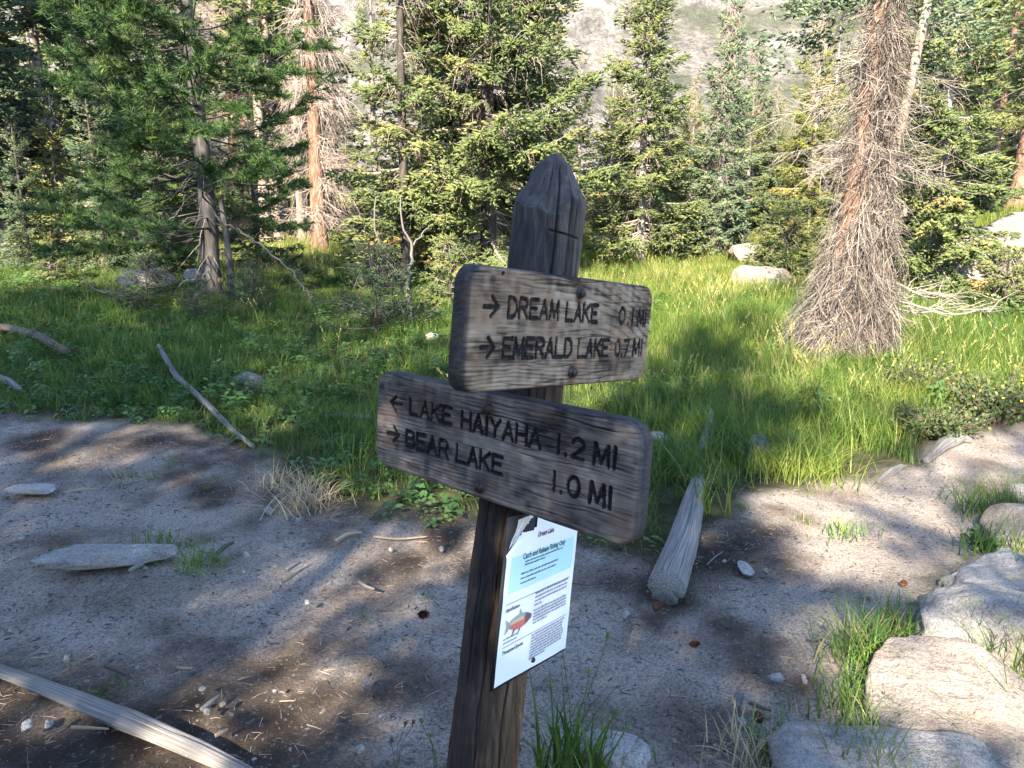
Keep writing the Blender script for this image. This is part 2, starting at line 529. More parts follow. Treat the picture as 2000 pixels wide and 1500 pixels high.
def conifer_meshes(seed, Hh, cb, Rm, r0, foliage, bark='bark_grey', twigmat='twig_brown', whorl=.26, nb=6, sp=.105, sl=.15, sr=.026,
                   twigs=1500, dens=1.8, droop=.35, thin_above=99., gap=.12, bend=.05, lean=(0, 0), dead_below=0.0, shape=.85, hang=.18, twig_len=.3):
    """spruce-like tree: tapered trunk, whorled boughs with flat sprays of shoots, bare inner twigs"""
    rng = np.random.default_rng(seed)
    tr, P = trunk_mesh('trunk', Hh, r0, M[bark], seed, bend, lean)
    zs = P[:, 2]
    lev = np.arange(cb, Hh - .05, whorl)
    bz = np.repeat(lev, nb) + rng.uniform(-.5, .5, len(lev) * nb) * whorl
    bz = np.clip(bz, .1, Hh - .08)
    n = len(bz)
    az = rng.uniform(0, 2 * np.pi, n)
    t = np.clip((bz - cb) / (Hh - cb), 0, 1)
    L = (Rm * (1 - t) ** shape + .12) * rng.uniform(.62, 1.12, n)
    keep = rng.uniform(size=n) > gap
    bz, az, t, L = bz[keep], az[keep], t[keep], L[keep]
    n = len(bz)
    o = np.stack([np.interp(bz, zs, P[:, 0]), np.interp(bz, zs, P[:, 1]), bz], -1)
    hd = np.stack([np.cos(az), np.sin(az), np.zeros(n)], -1)
    p1 = -droop + (droop + .75) * t ** 1.3 + rng.normal(0, .08, n)
    p2 = .22 + rng.normal(0, .06, n)
    K = 6
    s = np.linspace(0, 1, K)
    def bp(i, q):
        return o[i] + hd[i] * (L[i] * q * .97)[:, None] + np.stack([0 * q, 0 * q, L[i] * (p1[i] * q + p2[i] * q * q)], -1)
    bi = np.repeat(np.arange(n), K)
    BP = bp(bi, np.tile(s, n)).reshape(n, K, 3)
    BR = (.006 + .011 * L)[:, None] * (1 - .85 * s)[None]
    tw = MB()
    V, Q, _ = tubes(BP, BR, 4)
    tw.add(V, Q, None, .35 + .2 * rng.uniform(size=len(V)))
    # bare hanging twigs in the inner crown
    if twigs:
        ti = rng.integers(0, n, twigs)
        q = rng.uniform(.05, .8, twigs)
        a = bp(ti, q)
        d = rot_h(hd[ti], rng.normal(0, 1.0, twigs)) * rng.uniform(.2, 1, twigs)[:, None]
        d[:, 2] -= rng.uniform(-.15, 1.1, twigs)
        ln = rng.uniform(.4, 1.3, twigs) * twig_len
        mid = a + norm(d) * (ln * .5)[:, None] + rng.normal(0, .02, (twigs, 3))
        e = a + norm(d) * ln[:, None] + np.stack([0 * ln, 0 * ln, -.15 * ln], -1)
        V, Q, _ = tubes(np.stack([a, mid, e], 1), np.stack([0 * ln + .0055, 0 * ln + .004, 0 * ln + .0015], 1), 3)
        tw.add(V, Q, None, np.repeat(rng.uniform(.1, 1, twigs), 9))
    twm = tw.mesh('branches', M[twigmat])
    # green sprays
    live = bz > dead_below
    nbl = np.maximum(3, (L * .9 / sp * dens).astype(int)) * 2
    nbl = np.where(live, nbl, 0)
    thin = bz > thin_above
    nbl = np.where(thin, (nbl * .45).astype(int), nbl)
    i1 = np.repeat(np.arange(n), nbl)
    m1 = len(i1)
    q1 = rng.uniform(.08, 1.0, m1) ** .75
    side = rng.choice([-1, 1], m1)
    lb = (.36 * L[i1] * (1 - q1) + .13 + .06 * L[i1]) * rng.uniform(.6, 1.15, m1)
    d1 = norm(rot_h(hd[i1], side * rng.uniform(.55, 1.05, m1)) + np.stack([0 * q1, 0 * q1, p1[i1] * .7 - rng.uniform(0, 2 * hang, m1)], -1))
    b1 = bp(i1, q1)
    ns = np.maximum(1, (lb / (sp * .62)).astype(int))
    ns = np.where(thin[i1], np.maximum(1, ns // 2), ns)
    i2 = np.repeat(np.arange(m1), ns)
    m2 = len(i2)
    q2 = rng.uniform(.0, 1.0, m2)
    pos = b1[i2] + d1[i2] * (lb[i2] * q2)[:, None]
    pos[:, 2] -= .22 * lb[i2] * q2 ** 2
    d2 = norm(rot_h(d1[i2], rng.uniform(-.95, .95, m2)) + np.stack([0 * q2, 0 * q2, rng.uniform(-.2, .75, m2)], -1))
    big = np.where(thin[i1][i2], 1.5, 1.0)
    ll = sl * rng.uniform(.65, 1.25, m2) * big * 1.05
    rr = sr * rng.uniform(.6, 1.2, m2) * big * 1.0
    V, T = cones(pos, d2, ll, rr)
    btint = rng.uniform(-.2, .2, n) + .3 * (rng.uniform(size=n) < .04)
    tint = .40 + btint[i1][i2] + .22 * (q1[i1 * 0 + np.arange(m1)][i2] - .5) + rng.normal(0, .13, m2)
    tv = np.repeat(np.clip(tint, 0, 1), 4)
    tv[3::4] = np.clip(tv[3::4] + .09, 0, 1)
    cr = mesh('crown', V, None, M[foliage], {'tint': tv}, False, T)
    return dict(trunk=tr, branches=twm, crown=cr)

def place_tree(name, ms, pos, label, rz=0.0, sc=1.0, group=None, cat='tree', tilt=(0, 0)):
    t = thing(name, label, cat, pos, group)
    t.rotation_euler = (tilt[0], tilt[1], rz)
    t.scale = (sc, sc, sc)
    for k, me in ms.items():
        obj(k, me, t)
    return t

TRI = {}
# big lit spruce in the middle
center = conifer_meshes(11, 10.5, .6, 2.45, .16, 'spruce', 'bark_dark', 'twig_pink', whorl=.24, nb=7, sp=.10, sl=.15, sr=.025, twigs=9000, thin_above=6.5, gap=.22, droop=.30, twig_len=.42)
place_tree('spruce_tree', center, ground_pt(955, 14.6), 'broad sunlit spruce with bare brown twigs between its boughs, straight behind the signpost', .4)
slim = conifer_meshes(23, 8.2, .5, 1.2, .10, 'spruce', 'bark_grey', 'twig_pink', whorl=.21, nb=6, sp=.09, sl=.13, sr=.022, twigs=2200, thin_above=6.2, gap=.12)
place_tree('spruce_tree', slim, ground_pt(1250, 17.2), 'tall slim green spruce just to the right of the post top', 1.1)
thin = conifer_meshes(31, 9.0, 1.2, 1.15, .095, 'spruce', 'bark_dark', 'twig_pink', whorl=.30, nb=5, sp=.09, sl=.14, sr=.024, twigs=1600, thin_above=6.0, gap=.35, lean=(-.01, 0))
place_tree('spruce_tree', thin, ground_pt(795, 13.6), 'thin dark trunked spruce with sparse boughs left of the big middle spruce', 2.0)
small = conifer_meshes(41, 5.6, .3, 1.05, .08, 'blue_spruce', 'bark_grey', 'twig_pink', whorl=.17, nb=6, sp=.085, sl=.12, sr=.021, twigs=2600, gap=.1, shape=1.0, droop=.3)
place_tree('spruce_tree', small, ground_pt(1402, 18.5), 'small pointed spruce whose whole tip shows against the pale mountainside', .3)
place_tree('spruce_tree', small, ground_pt(1460, 24.0), 'narrow young spruce half hidden behind the small pointed spruce', 2.2, 1.0)
place_tree('spruce_tree', slim, ground_pt(1345, 25.0), 'lower green spruce between the slim spruce and the small pointed spruce', 3.3, .58)
wide = conifer_meshes(53, 8.4, .5, 1.55, .15, 'yellow_spruce', 'bark_grey', 'twig_pink', whorl=.24, nb=6, sp=.10, sl=.14, sr=.024, twigs=2200, thin_above=6.2, gap=.18)
place_tree('spruce_tree', wide, ground_pt(1575, 19.5), 'yellowish spruce behind the left side of the dead skirted tree', .9, .66)
bluet = conifer_meshes(67, 8.0, .35, 1.35, .11, 'spruce', 'bark_grey', 'twig_pink', whorl=.22, nb=6, sp=.085, sl=.13, sr=.023, twigs=1800, thin_above=5.5, gap=.14)
place_tree('spruce_tree', bluet, ground_pt(1812, 11.8), 'bright green spruce right behind the dead skirted tree', 1.7, .86)
place_tree('spruce_tree', wide, ground_pt(2090, 15.5), 'yellow green conifer over the granite slope at the right edge', 3.6, 1.0)
place_tree('spruce_tree', bluet, ground_pt(1665, 17.0), 'green spruce showing behind the two trunks of the dead skirted tree', 4.4, .62)
filld = conifer_meshes(73, 8.5, .5, 2.2, .14, 'dark_spruce', 'bark_dark', 'twig_dark', whorl=.34, nb=6, sp=.17, sl=.22, sr=.034, twigs=500, gap=.15)
dark = conifer_meshes(71, 11.0, 1.1, 1.75, .19, 'dark_spruce', 'bark_pale', 'twig_grey', whorl=.27, nb=6, sp=.115, sl=.17, sr=.03, twigs=3200, thin_above=7.5, gap=.14)
place_tree('spruce_tree', dark, ground_pt(20, 17.0), 'dark spruce with a pale trunk at the left edge of the forest', .2)
tallc = conifer_meshes(83, 12.0, 3.1, 1.7, .20, 'dark_spruce', 'bark_pale', 'twig_grey', whorl=.30, nb=6, sp=.12, sl=.18, sr=.032, twigs=1800, thin_above=8.0, gap=.16)
place_tree('spruce_tree', tallc, ground_pt(112, 19.5), 'tall spruce with a clean pale lit trunk beside the bright young spruce', 1.3)
place_tree('spruce_tree', dark, ground_pt(255, 20.5), 'dark spruce in the forest behind the left boughs of the pine', 2.4, 1.0)
for px_, d_, sc_, lb_ in [(205, 15.2, .42, 'short dark spruce low behind the left pine boughs'), (330, 14.6, .36, 'short dark spruce just left of the pine trunk base'), (505, 15.5, .38, 'short dark spruce right of the pine trunk before the trunk cluster'), (60, 15.0, .34, 'short dark spruce in the shade at the far left')]:
    place_tree('spruce_tree', filld, ground_pt(px_, d_), lb_, px_, sc_)
place_tree('spruce_tree', tallc, ground_pt(-95, 15.0), 'shaded spruce partly cut off by the left edge of the picture', 3.0, .95)
young = conifer_meshes(97, 3.3, .35, .62, .045, 'yellow_spruce', 'bark_grey', 'twig_grey', whorl=.17, nb=5, sp=.08, sl=.12, sr=.022, twigs=300, gap=.1, shape=.9, droop=.35)
place_tree('young_spruce', young, ground_pt(128, 16.4), 'slender young spruce glowing bright yellow green before the dark forest', .5)

# brown dead-needled trees and the orange trunk
brown = conifer_meshes(101, 11.0, 1.8, 1.6, .19, 'brown_needles', 'bark_brown', 'twig_pink', whorl=.30, nb=6, sp=.15, sl=.17, sr=.012, twigs=7500, thin_above=8, gap=.1, twig_len=.55)
place_tree('dead_spruce', brown, ground_pt(470, 22.5), 'brown dead needled spruce just right of the pine trunk', .5)
place_tree('dead_spruce', brown, ground_pt(560, 25.0), 'brown dead spruce further back between the pine and the orange trunk', 2.5)
orange = conifer_meshes(113, 11.5, 1.0, 1.25, .21, 'brown_needles', 'bark_brown', 'twig_pink', whorl=.33, nb=6, sp=.30, sl=.15, sr=.010, twigs=5200, thin_above=9, gap=.15, twig_len=.6, droop=.55)
place_tree('dead_spruce', orange, ground_pt(626, 19.3), 'bare dead spruce with an orange brown trunk standing in the grass edge', 1.0)

# ---- forest behind
pole = conifer_meshes(127, 12.5, 4.2, 1.4, .17, 'spruce', 'bark_pale', 'twig_grey', whorl=.42, nb=5, sp=.19, sl=.24, sr=.045, twigs=900, thin_above=9, gap=.15)
fill = conifer_meshes(131, 10.0, .9, 1.7, .16, 'spruce', 'bark_grey', 'twig_grey', whorl=.36, nb=5, sp=.17, sl=.22, sr=.042, twigs=900, thin_above=8, gap=.15)
rng = np.random.default_rng(5)
for px, d, where in [(522, 21.5, 'nearest pole straight lit trunk in the cluster left of the orange trunk'), (542, 22.5, 'second pole straight trunk from the left in the lit trunk cluster'), (556, 24.5, 'thin pole trunk in the middle of the lit trunk cluster'),
                     (588, 22.8, 'lit pole trunk standing nearest to the orange trunk on its left'), (603, 26.0, 'far pole trunk seen just left of the orange trunk'), (508, 26.5, 'far pole trunk at the left end of the lit trunk cluster')]:
    place_tree('pole_spruce', pole, ground_pt(px, d), where, rng.uniform(0, 6), rng.uniform(.85, 1.0), 'trunks clustered at the forest edge')
FOREST = [(40, 25, 0, 'between the dark left spruce and the tall pale trunked spruce'), (180, 24, 1, 'as a bare pole right of the bright young spruce'), (215, 29, 0, 'far back right of the bright young spruce'), (300, 26, 0, 'behind the left boughs of the pine'),
          (345, 31, 1, 'as a thin pole just left of the pine trunk'), (395, 28, 0, 'directly behind the pine trunk'), (-60, 27, 0, 'behind the tree cut off by the left edge'), (-150, 24, 0, 'outermost at the left edge'),
          (-30, 36, 0, 'farthest back at the left edge'), (120, 34, 0, 'far behind the tall pale trunked spruce'), (255, 38, 0, 'farthest back between the young spruce and the pine'), (665, 27, 0, 'just right of the orange trunk'), 
          (738, 24, 0, 'left of the thin dark trunked spruce'), (825, 29, 0, 'between the thin dark trunk and the big middle spruce'), (870, 24, 0, 'behind the left boughs of the big middle spruce'), (905, 33, 0, 'far behind the left half of the big middle spruce'),
          (1030, 25, 0, 'behind the right half of the big middle spruce'), (1190, 24, 0, 'left of the slim green spruce'),           ]
for px, d, k, where in FOREST:
    sc = rng.uniform(.85, 1.15) * (.5 if 1060 < px < 1240 else .72 if 440 < px < 760 else 1)
    place_tree('forest_spruce', pole if k else fill, ground_pt(px, d), 'forest spruce seen ' + where, rng.uniform(0, 6), sc, 'spruces deep in the forest')
RISE = [(1300, 30, .36, 'nearest behind the slim green spruce'), (1365, 36, .34, 'just left of the small pointed spruce'), (1500, 28, .30, 'above the sunlit pale boulder'), (1545, 33, .36, 'left of the yellowish spruce'),
        (1625, 27, .34, 'right of the yellowish spruce'), (1735, 25, .42, 'just right of the skirted tree'), (1860, 21, .62, 'peeping out right of the bright green spruce'), (1910, 27, .8, 'left of the second pine'),
        (1960, 23, .9, 'between the two pines'), (2040, 25, .95, 'behind the pine at the right edge'), (2110, 22, .95, 'outermost at the right edge'), (1480, 44, .40, 'high on the rise right of the small pointed spruce'), (1335, 29, .40, 'with its tip left of the small pointed spruce'), (1425, 27, .36, 'crowding the small pointed spruce on its right'), (1520, 37, .46, 'far up behind the white rock slab'),
        (1575, 42, .5, 'far up behind the yellowish spruce'), (1655, 38, .55, 'far behind the twin trunks'), (1280, 40, .5, 'far up behind the slim spruce'), (1395, 45, .5, 'farthest behind the small pointed spruce'), (1130, 33, .5, 'far right of the post tip'), (1295, 22, .40, 'in front of the gap left of the small pointed spruce'), (1345, 21, .34, 'low and nearest left of the small pointed spruce'), (1455, 22.5, .33, 'low and nearest right of the small pointed spruce'), (1500, 24, .42, 'between the small pointed spruce and the yellowish spruce'),
        (1540, 22, .3, 'low before the yellowish spruce'), (1610, 23, .48, 'nearest behind the skirted tree on its left'), (1690, 22, .5, 'nearest behind the two trunks'), (1205, 25, .46, 'between the post tip and the slim spruce'), (1760, 19, .45, 'low behind the bright green spruce'),
        (1800, 40, .7, 'high on the rise behind the bright green spruce'), (1890, 38, .9, 'high on the rise left of the pines')]
for i, (px, d, sc, where) in enumerate(RISE):
    place_tree('rise_spruce', (wide, fill, bluet)[i % 3], ground_pt(px, d), 'sunny rise spruce ' + where, rng.uniform(0, 6), sc * (1.3 if i % 3 else 1.4), 'spruces on the sunny rise')

# ---- tufted pines
def pine_meshes(seed, Hh, cb, r0, Lm, nbr, foliage='pine', tufts_per=26, needle=.085, path=None, zmax=99, bark='bark_dark', bias=None, ntuft=34):
    rng = np.random.default_rng(seed)
    k = 40
    s = np.linspace(0, 1, k)
    z = -.25 + s * (Hh + .25)
    if path is None:
        P = np.stack([.06 * np.sin(z * .8 + seed), .06 * np.cos(z * .6), z], -1)
    else:
        P = np.stack([np.interp(z, path[0], path[1]), 0 * z, z], -1)
    R = .02 + (r0 - .02) * (1 - s) ** .8
    R = R * (1 + .4 * np.exp(-np.maximum(z, 0) / .15))
    V, Q, _ = tubes(P[None], R[None], 16)
    c = np.repeat(P, 16, 0)
    V = c + (V - c) * (1 + .13 * fbm(V * np.array([11, 11, 3.0]), 3, seed))[:, None]
    tr = mesh('trunk', V, Q, M[bark], None, True)
    n = nbr
    bz = cb + (min(Hh, zmax) - cb) * rng.uniform(0, 1, n)
    az = rng.uniform(0, 2 * np.pi, n)
    if bias is not None:
        az = np.where(rng.uniform(size=n) < bias[1], bias[0] + rng.normal(0, .75, n), az)
    t = (bz - cb) / (Hh - cb)
    L = Lm * (1 - .75 * t) * rng.uniform(.5, 1.1, n)
    o = np.stack([np.interp(bz, z, P[:, 0]), np.interp(bz, z, P[:, 1]), bz], -1)
    hd = np.stack([np.cos(az), np.sin(az), 0 * az], -1)
    p1 = rng.uniform(-.55, .4, n); p2 = rng.uniform(.0, .6, n); wig = rng.normal(0, .22, n)
    pr = np.stack([-hd[:, 1], hd[:, 0], 0 * az], -1)
    def bp(i, q):
        return o[i] + hd[i] * (L[i] * q)[:, None] + pr[i] * (L[i] * wig[i] * np.sin(q * 3))[:, None] + np.stack([0 * q, 0 * q, L[i] * (p1[i] * q + p2[i] * q * q)], -1)
    K = 8
    BP = bp(np.repeat(np.arange(n), K), np.tile(np.linspace(0, 1, K), n)).reshape(n, K, 3)
    tw = MB()
    V, Q, _ = tubes(BP, (.004 + .0065 * L)[:, None] * (1 - .8 * np.linspace(0, 1, K))[None], 5)
    tw.add(V, Q, None, .15)
    # side shoots, each ending in a brush of needles
    m1 = (tufts_per * L / Lm).astype(int) + 4
    i1 = np.repeat(np.arange(n), m1)
    N1 = len(i1)
    q1 = rng.uniform(.0, 1.0, N1) ** .6 * .72 + .28
    d1 = norm(rot_h(hd[i1], rng.normal(0, .75, N1)) + np.stack([0 * q1, 0 * q1, rng.uniform(-.25, .6, N1)], -1))
    l1 = rng.uniform(.08, .42, N1) * (1.15 - .5 * q1)
    b1 = bp(i1, q1); e1 = b1 + d1 * l1[:, None]
    V, Q, _ = tubes(np.stack([b1, e1], 1), np.stack([0 * l1 + .007, 0 * l1 + .005], 1), 3)
    tw.add(V, Q, None, .45)
    # dead snags low on the trunk
    sn = 30
    zz = rng.uniform(.4, cb + 1.2, sn); a2 = rng.uniform(0, 6.28, sn)
    a = np.stack([np.interp(zz, z, P[:, 0]), np.interp(zz, z, P[:, 1]), zz], -1)
    d = np.stack([np.cos(a2), np.sin(a2), rng.uniform(-.8, .1, sn)], -1)
    ln = rng.uniform(.3, 1.3, sn)
    V, Q, _ = tubes(np.stack([a, a + d * (ln * .5)[:, None] + rng.normal(0, .03, (sn, 3)), a + d * ln[:, None] + np.stack([0 * ln, 0 * ln, -.3 * ln], -1)], 1),
                    np.stack([0 * ln + .011, 0 * ln + .007, 0 * ln + .002], 1), 4)
    tw.add(V, Q, None, .9)
    NT = ntuft
    i2 = np.repeat(np.arange(N1), NT); N2 = len(i2)
    back = rng.uniform(0, .16, N2)
    nd = norm(d1[i2] * rng.uniform(.25, 1.0, N2)[:, None] + norm(rng.normal(0, 1, (N2, 3))) * .75)
    p0 = e1[i2] - d1[i2] * back[:, None]
    sd = norm(np.cross(nd, rng.normal(0, 1, (N2, 3)))) * (.0052 * rng.uniform(.8, 1.3, N2))[:, None]
    tip = p0 + nd * (needle * rng.uniform(.7, 1.2, N2))[:, None]
    V = np.stack([p0 - sd, p0 + sd, tip], 1).reshape(-1, 3)
    T = np.arange(N2 * 3).reshape(-1, 3)
    tt = np.clip(.42 + rng.normal(0, .16, N1), 0, 1)[i2] + rng.normal(0, .1, N2)
    return dict(trunk=tr, branches=tw.mesh('branches', M['twig_dark']), crown=mesh('crown', V, None, M[foliage], {'tint': np.repeat(np.clip(tt, 0, 1), 3)}, False, T))

pp = ground_pt(415, 12.0)
pine = pine_meshes(7, 8.2, .9, .145, 2.55, 140, bark='bark_pine', tufts_per=36, path=(np.array([-.3, 0, 1.2, 2.4, 3.6, 5.0, 8.2]), np.array([.02, 0, .04, .02, -.02, -.05, -.15])), zmax=5.6, bias=(math.pi + .2, .5), ntuft=46, needle=.115)
place_tree('pine_tree', pine, pp, 'shaded tufted pine with a leaning grey trunk in the left meadow', 0, 1.0)
pole_p = ground_pt(452, 11.7)
V, Q, T = tubes(np.array([[[0, 0, -.1], [.02, 0, .5], [-.01, .02, 1.0], [-.06, .03, 1.55]]]), np.array([[.06, .05, .045, .03]]), 9, True)
V = V * (1 + .06 * fbm(V * 9, 2, 3))[:, None]
obj('dead_snag', mesh('dead_snag', V, Q, M['bark_pine'], None, True, T), label='short dead grey stem standing just right of the pine trunk', cat='tree', loc=tuple(pole_p))
pinr = pine_meshes(19, 7.4, 1.2, .15, 1.5, 62, 'yellow_spruce', tufts_per=24, needle=.12, zmax=6.0, bark='bark_brown', ntuft=26)
place_tree('pine_tree', pinr, ground_pt(1985, 14.6), 'yellow green pine above the granite slope near the right edge', 0, 1.0)
place_tree('pine_tree', pinr, ground_pt(1925, 18.5), 'second yellow green pine set back left of the pine above the granite slope', 2.1, 1.0)

# ---- dead spruce with a skirt of drooping bare branches
def skirt_tree():
    rng = np.random.default_rng(77)
    Hh = 7.0
    tw, gr = MB(), MB()
    k = 40
    s = np.linspace(0, 1, k); z = -.2 + s * (Hh + .2)
    P = np.stack([.005 * z ** 1.5 + .045 * z, 0 * z, z], -1)
    V, Q, _ = tubes(P[None], (.03 + .115 * (1 - s) ** .7 * (1 + .5 * np.exp(-np.maximum(z, 0) / .3)))[None], 16)
    c = np.repeat(P, 16, 0)
    V = c + (V - c) * (1 + .12 * fbm(V * np.array([10, 10, 2.5]), 3, 5))[:, None]
    trunk = mesh('trunk', V, Q, M['bark_brown'], None, True)
    z2 = np.linspace(.6, 6.2, 26)
    P2 = np.stack([.10 + .085 * z2 + .05 * np.sin(z2), -.10 - .02 * z2, z2], -1)
    P2[:, 0] += .075 * np.maximum(0, z2 - 1.6)
    V, Q, _ = tubes(P2[None], np.linspace(.055, .02, 26)[None], 12)
    c = np.repeat(P2, 12, 0)
    V = c + (V - c) * (1 + .12 * fbm(V * np.array([10, 10, 2.5]), 3, 6))[:, None]
    stem = mesh('second_trunk', V, Q, M['bark_pale'], None, True)
    # skirt: steeply drooping boughs, all bare
    n = 780
    bz = .45 + 3.9 * rng.uniform(0, 1, n) ** 2.0
    az = rng.uniform(0, 2 * np.pi, n)
    hd = np.stack([np.cos(az), np.sin(az), 0 * az], -1)
    pr = np.stack([-hd[:, 1], hd[:, 0], 0 * az], -1)
    o = np.stack([.05 * bz + .06, 0 * bz - .03, bz], -1)
    reach = np.interp(bz, [.4, 1.0, 1.6, 2.2, 3.0, 4.7], [.38, .44, .41, .27, .14, .10]) * rng.uniform(.4, 1.15, n) * (1 + .2 * np.sin(az * 2 + bz * 3.2))
    drop = rng.uniform(.4, 1.3, n) * np.interp(bz, [1.5, 3.5], [1, .6]) * np.minimum(1, bz / 1.0)
    drop = np.minimum(drop, bz - .05)
    K = 8; q = np.linspace(0, 1, K)
    wig = rng.normal(0, .10, n)
    BP = o[:, None] + hd[:, None] * (reach[:, None] * (1 - (1 - q) ** 2.2)[None])[..., None] + pr[:, None] * (wig[:, None] * np.sin(q * 4)[None])[..., None]
    BP[..., 2] -= drop[:, None] * (q ** 1.35)[None]
    V, Q, _ = tubes(BP, rng.uniform(.004, .0085, n)[:, None] * (1 - .75 * q)[None], 4)
    tw.add(V, Q, None, np.repeat(rng.uniform(.1, .9, n), K * 4))
    # fine twigs
    m = 18500
    i = rng.integers(0, n, m); qq = rng.uniform(.15, 1, m)
    f = qq * (K - 1); i0 = np.minimum(f.astype(int), K - 2); fr = (f - i0)[:, None]
    a = BP[i, i0] * (1 - fr) + BP[i, i0 + 1] * fr
    tg = norm(BP[i, i0 + 1] - BP[i, i0])
    d = norm(tg + rng.normal(0, .8, (m, 3)))
    ln = rng.uniform(.06, .30, m)
    e = a + d * ln[:, None]
    e[:, 2] = np.maximum(e[:, 2] - .35 * ln, .01)
    mid = (a + e) / 2 + rng.normal(0, .012, (m, 3)) + np.stack([0 * ln, 0 * ln, .05 * ln], -1)
    V, Q, _ = tubes(np.stack([a, mid, e], 1), np.stack([0 * ln + .0026, 0 * ln + .002, 0 * ln + .001], 1), 3)
    tw.add(V, Q, None, np.repeat(rng.uniform(0, 1, m), 9))
    # upper, more level dead branches
    n = 130
    bz = 1.9 + 4.3 * rng.uniform(0, 1, n) ** 1.4; az = rng.uniform(0, 6.283, n)
    hd = np.stack([np.cos(az), np.sin(az), 0 * az], -1); pr = np.stack([-hd[:, 1], hd[:, 0], 0 * az], -1)
    o = np.stack([.005 * bz ** 1.5 + .045 * bz, 0 * bz, bz], -1)
    L = rng.uniform(.15, 1.0, n) ** 1.3 * (1.1 - .07 * bz)
    q = np.linspace(0, 1, K)
    BP = o[:, None] + hd[:, None] * (L[:, None] * q)[..., None] + pr[:, None] * (rng.normal(0, .1, n)[:, None] * np.sin(q * 4))[..., None]
    BP[..., 2] += L[:, None] * (rng.uniform(-.25, .2, n)[:, None] * q - rng.uniform(.1, .45, n)[:, None] * q ** 2)
    V, Q, _ = tubes(BP, (rng.uniform(.003, .0065, n))[:, None] * (1 - .8 * q)[None], 4)
    tw.add(V, Q, None, np.repeat(rng.uniform(.4, 1, n), K * 4))
    m = 3000
    i = rng.integers(0, n, m); f = rng.uniform(.2, 1, m) * (K - 1); i0 = np.minimum(f.astype(int), K - 2); fr = (f - i0)[:, None]
    a = BP[i, i0] * (1 - fr) + BP[i, i0 + 1] * fr
    d = norm(hd[i] + rng.normal(0, .7, (m, 3)) + np.array([0, 0, -.5])); ln = rng.uniform(.06, .35, m)
    V, Q, _ = tubes(np.stack([a, a + d * (ln * .5)[:, None] + rng.normal(0, .01, (m, 3)), a + d * ln[:, None]], 1), np.stack([0 * ln + .0036, 0 * ln + .0026, 0 * ln + .0012], 1), 3)
    tw.add(V, Q, None, np.repeat(rng.uniform(.2, 1, m), 9))
    # a few long bare boughs sticking out low on the right
    rows = [(.85, .25, 1.0, -.18), (.62, -.15, 1.15, -.05), (.5, .1, .9, .12), (.7, .5, .8, .0)]
    for hz, yy, ln_, up in rows:
        a = np.array([.25, -.1, hz]); b = a + np.array([ln_, yy, up])
        q = np.linspace(0, 1, 9)[:, None]
        C = a + (b - a) * q + .05 * np.sin(q * 7) * np.array([0, .6, 1.0])
        V, Q, _ = tubes(C[None], np.linspace(.013, .003, 9)[None], 5)
        tw.add(V, Q, None, .85)
        for _ in range(22):
            u = rng.uniform(.25, 1); p = a + (b - a) * u
            d = norm(np.array([1, rng.normal(0, .8), rng.normal(-.1, .5)])); l_ = rng.uniform(.1, .4)
            V, Q, _ = tubes(np.array([[p, p + d * l_ * .5 + rng.normal(0, .02, 3), p + d * l_]]), np.array([[.005, .0035, .0015]]), 3)
            tw.add(V, Q, None, .85)
    # living sprays high in the crown
    m = 90
    bz = rng.uniform(2.9, 6.0, m); az = rng.choice([2.9, .15], m) + rng.normal(0, .8, m); L = rng.uniform(.3, 1.0, m)
    hd = np.stack([np.cos(az), np.sin(az), 0 * az], -1)
    c = np.stack([.005 * bz ** 1.5 + .045 * bz, 0 * bz, bz], -1) + hd * L[:, None]
    j = np.repeat(np.arange(m), 60); N2 = len(j)
    pos = c[j] + rng.normal(0, 1, (N2, 3)) * np.array([.16, .16, .05]) + hd[j] * rng.uniform(-.15, .2, N2)[:, None]
    d = norm(hd[j] + rng.normal(0, .45, (N2, 3)))
    V, T = cones(pos, d, rng.uniform(.05, .11, N2), rng.uniform(.012, .02, N2))
    gr.add(V, None, T, np.repeat(np.clip(rng.normal(.45, .2, N2), 0, 1), 4))
    base = ground_pt(1626, 7.8)
    t = thing('skirted_spruce', 'half dead twin trunked spruce with a grey skirt of drooping bare branches beside the trail', 'tree', tuple(base))
    obj('trunk', trunk, t)
    obj('second_trunk', stem, t, label='thinner pale trunk leaning out to the right')
    obj('dead_branches', tw.mesh('dead_branches', M['twig_skirt']), t)
    obj('crown', gr.mesh('crown', M['blue_spruce']), t)
skirt_tree()

# ---- saplings and low growth at the pine
sap = conifer_meshes(201, 1.25, .06, .55, .022, 'spruce', 'bark_dark', 'twig_grey', whorl=.10, nb=6, sp=.05, sl=.075, sr=.012, twigs=120, gap=.1, droop=.1, bend=.01)
sapd = conifer_meshes(211, 1.2, .05, .8, .022, 'dark_spruce', 'bark_dark', 'twig_dark', whorl=.12, nb=6, sp=.07, sl=.085, sr=.011, dens=1.1, twigs=160, gap=.2, droop=.1, bend=.01)
place_tree('spruce_sapling', sapd, ground_pt(290, 10.9), 'low dark spruce sapling in front of the left side of the pine trunk', .3, .62, cat='sapling')
place_tree('spruce_sapling', sapd, ground_pt(500, 10.9), 'dark spruce sapling in the grass right of the pine trunk', 1.5, .55, cat='sapling')
place_tree('spruce_sapling', sapd, ground_pt(390, 10.3), 'lowest dark spruce sapling directly before the pine trunk', 2.6, .42, cat='sapling')
place_tree('spruce_sapling', sap, ground_pt(102, 13.4), 'tiny bright spruce sapling alone in the left grass', .3, .55, cat='sapling')
place_tree('spruce_sapling', sapd, ground_pt(735, 9.4), 'shaded spruce sapling beside the forked bare stem', 4.3, .9, cat='sapling')
place_tree('spruce_sapling', sap, ground_pt(880, 11.6), 'spruce sapling partly hidden by the left end of the upper sign', 4.9, .8, cat='sapling')
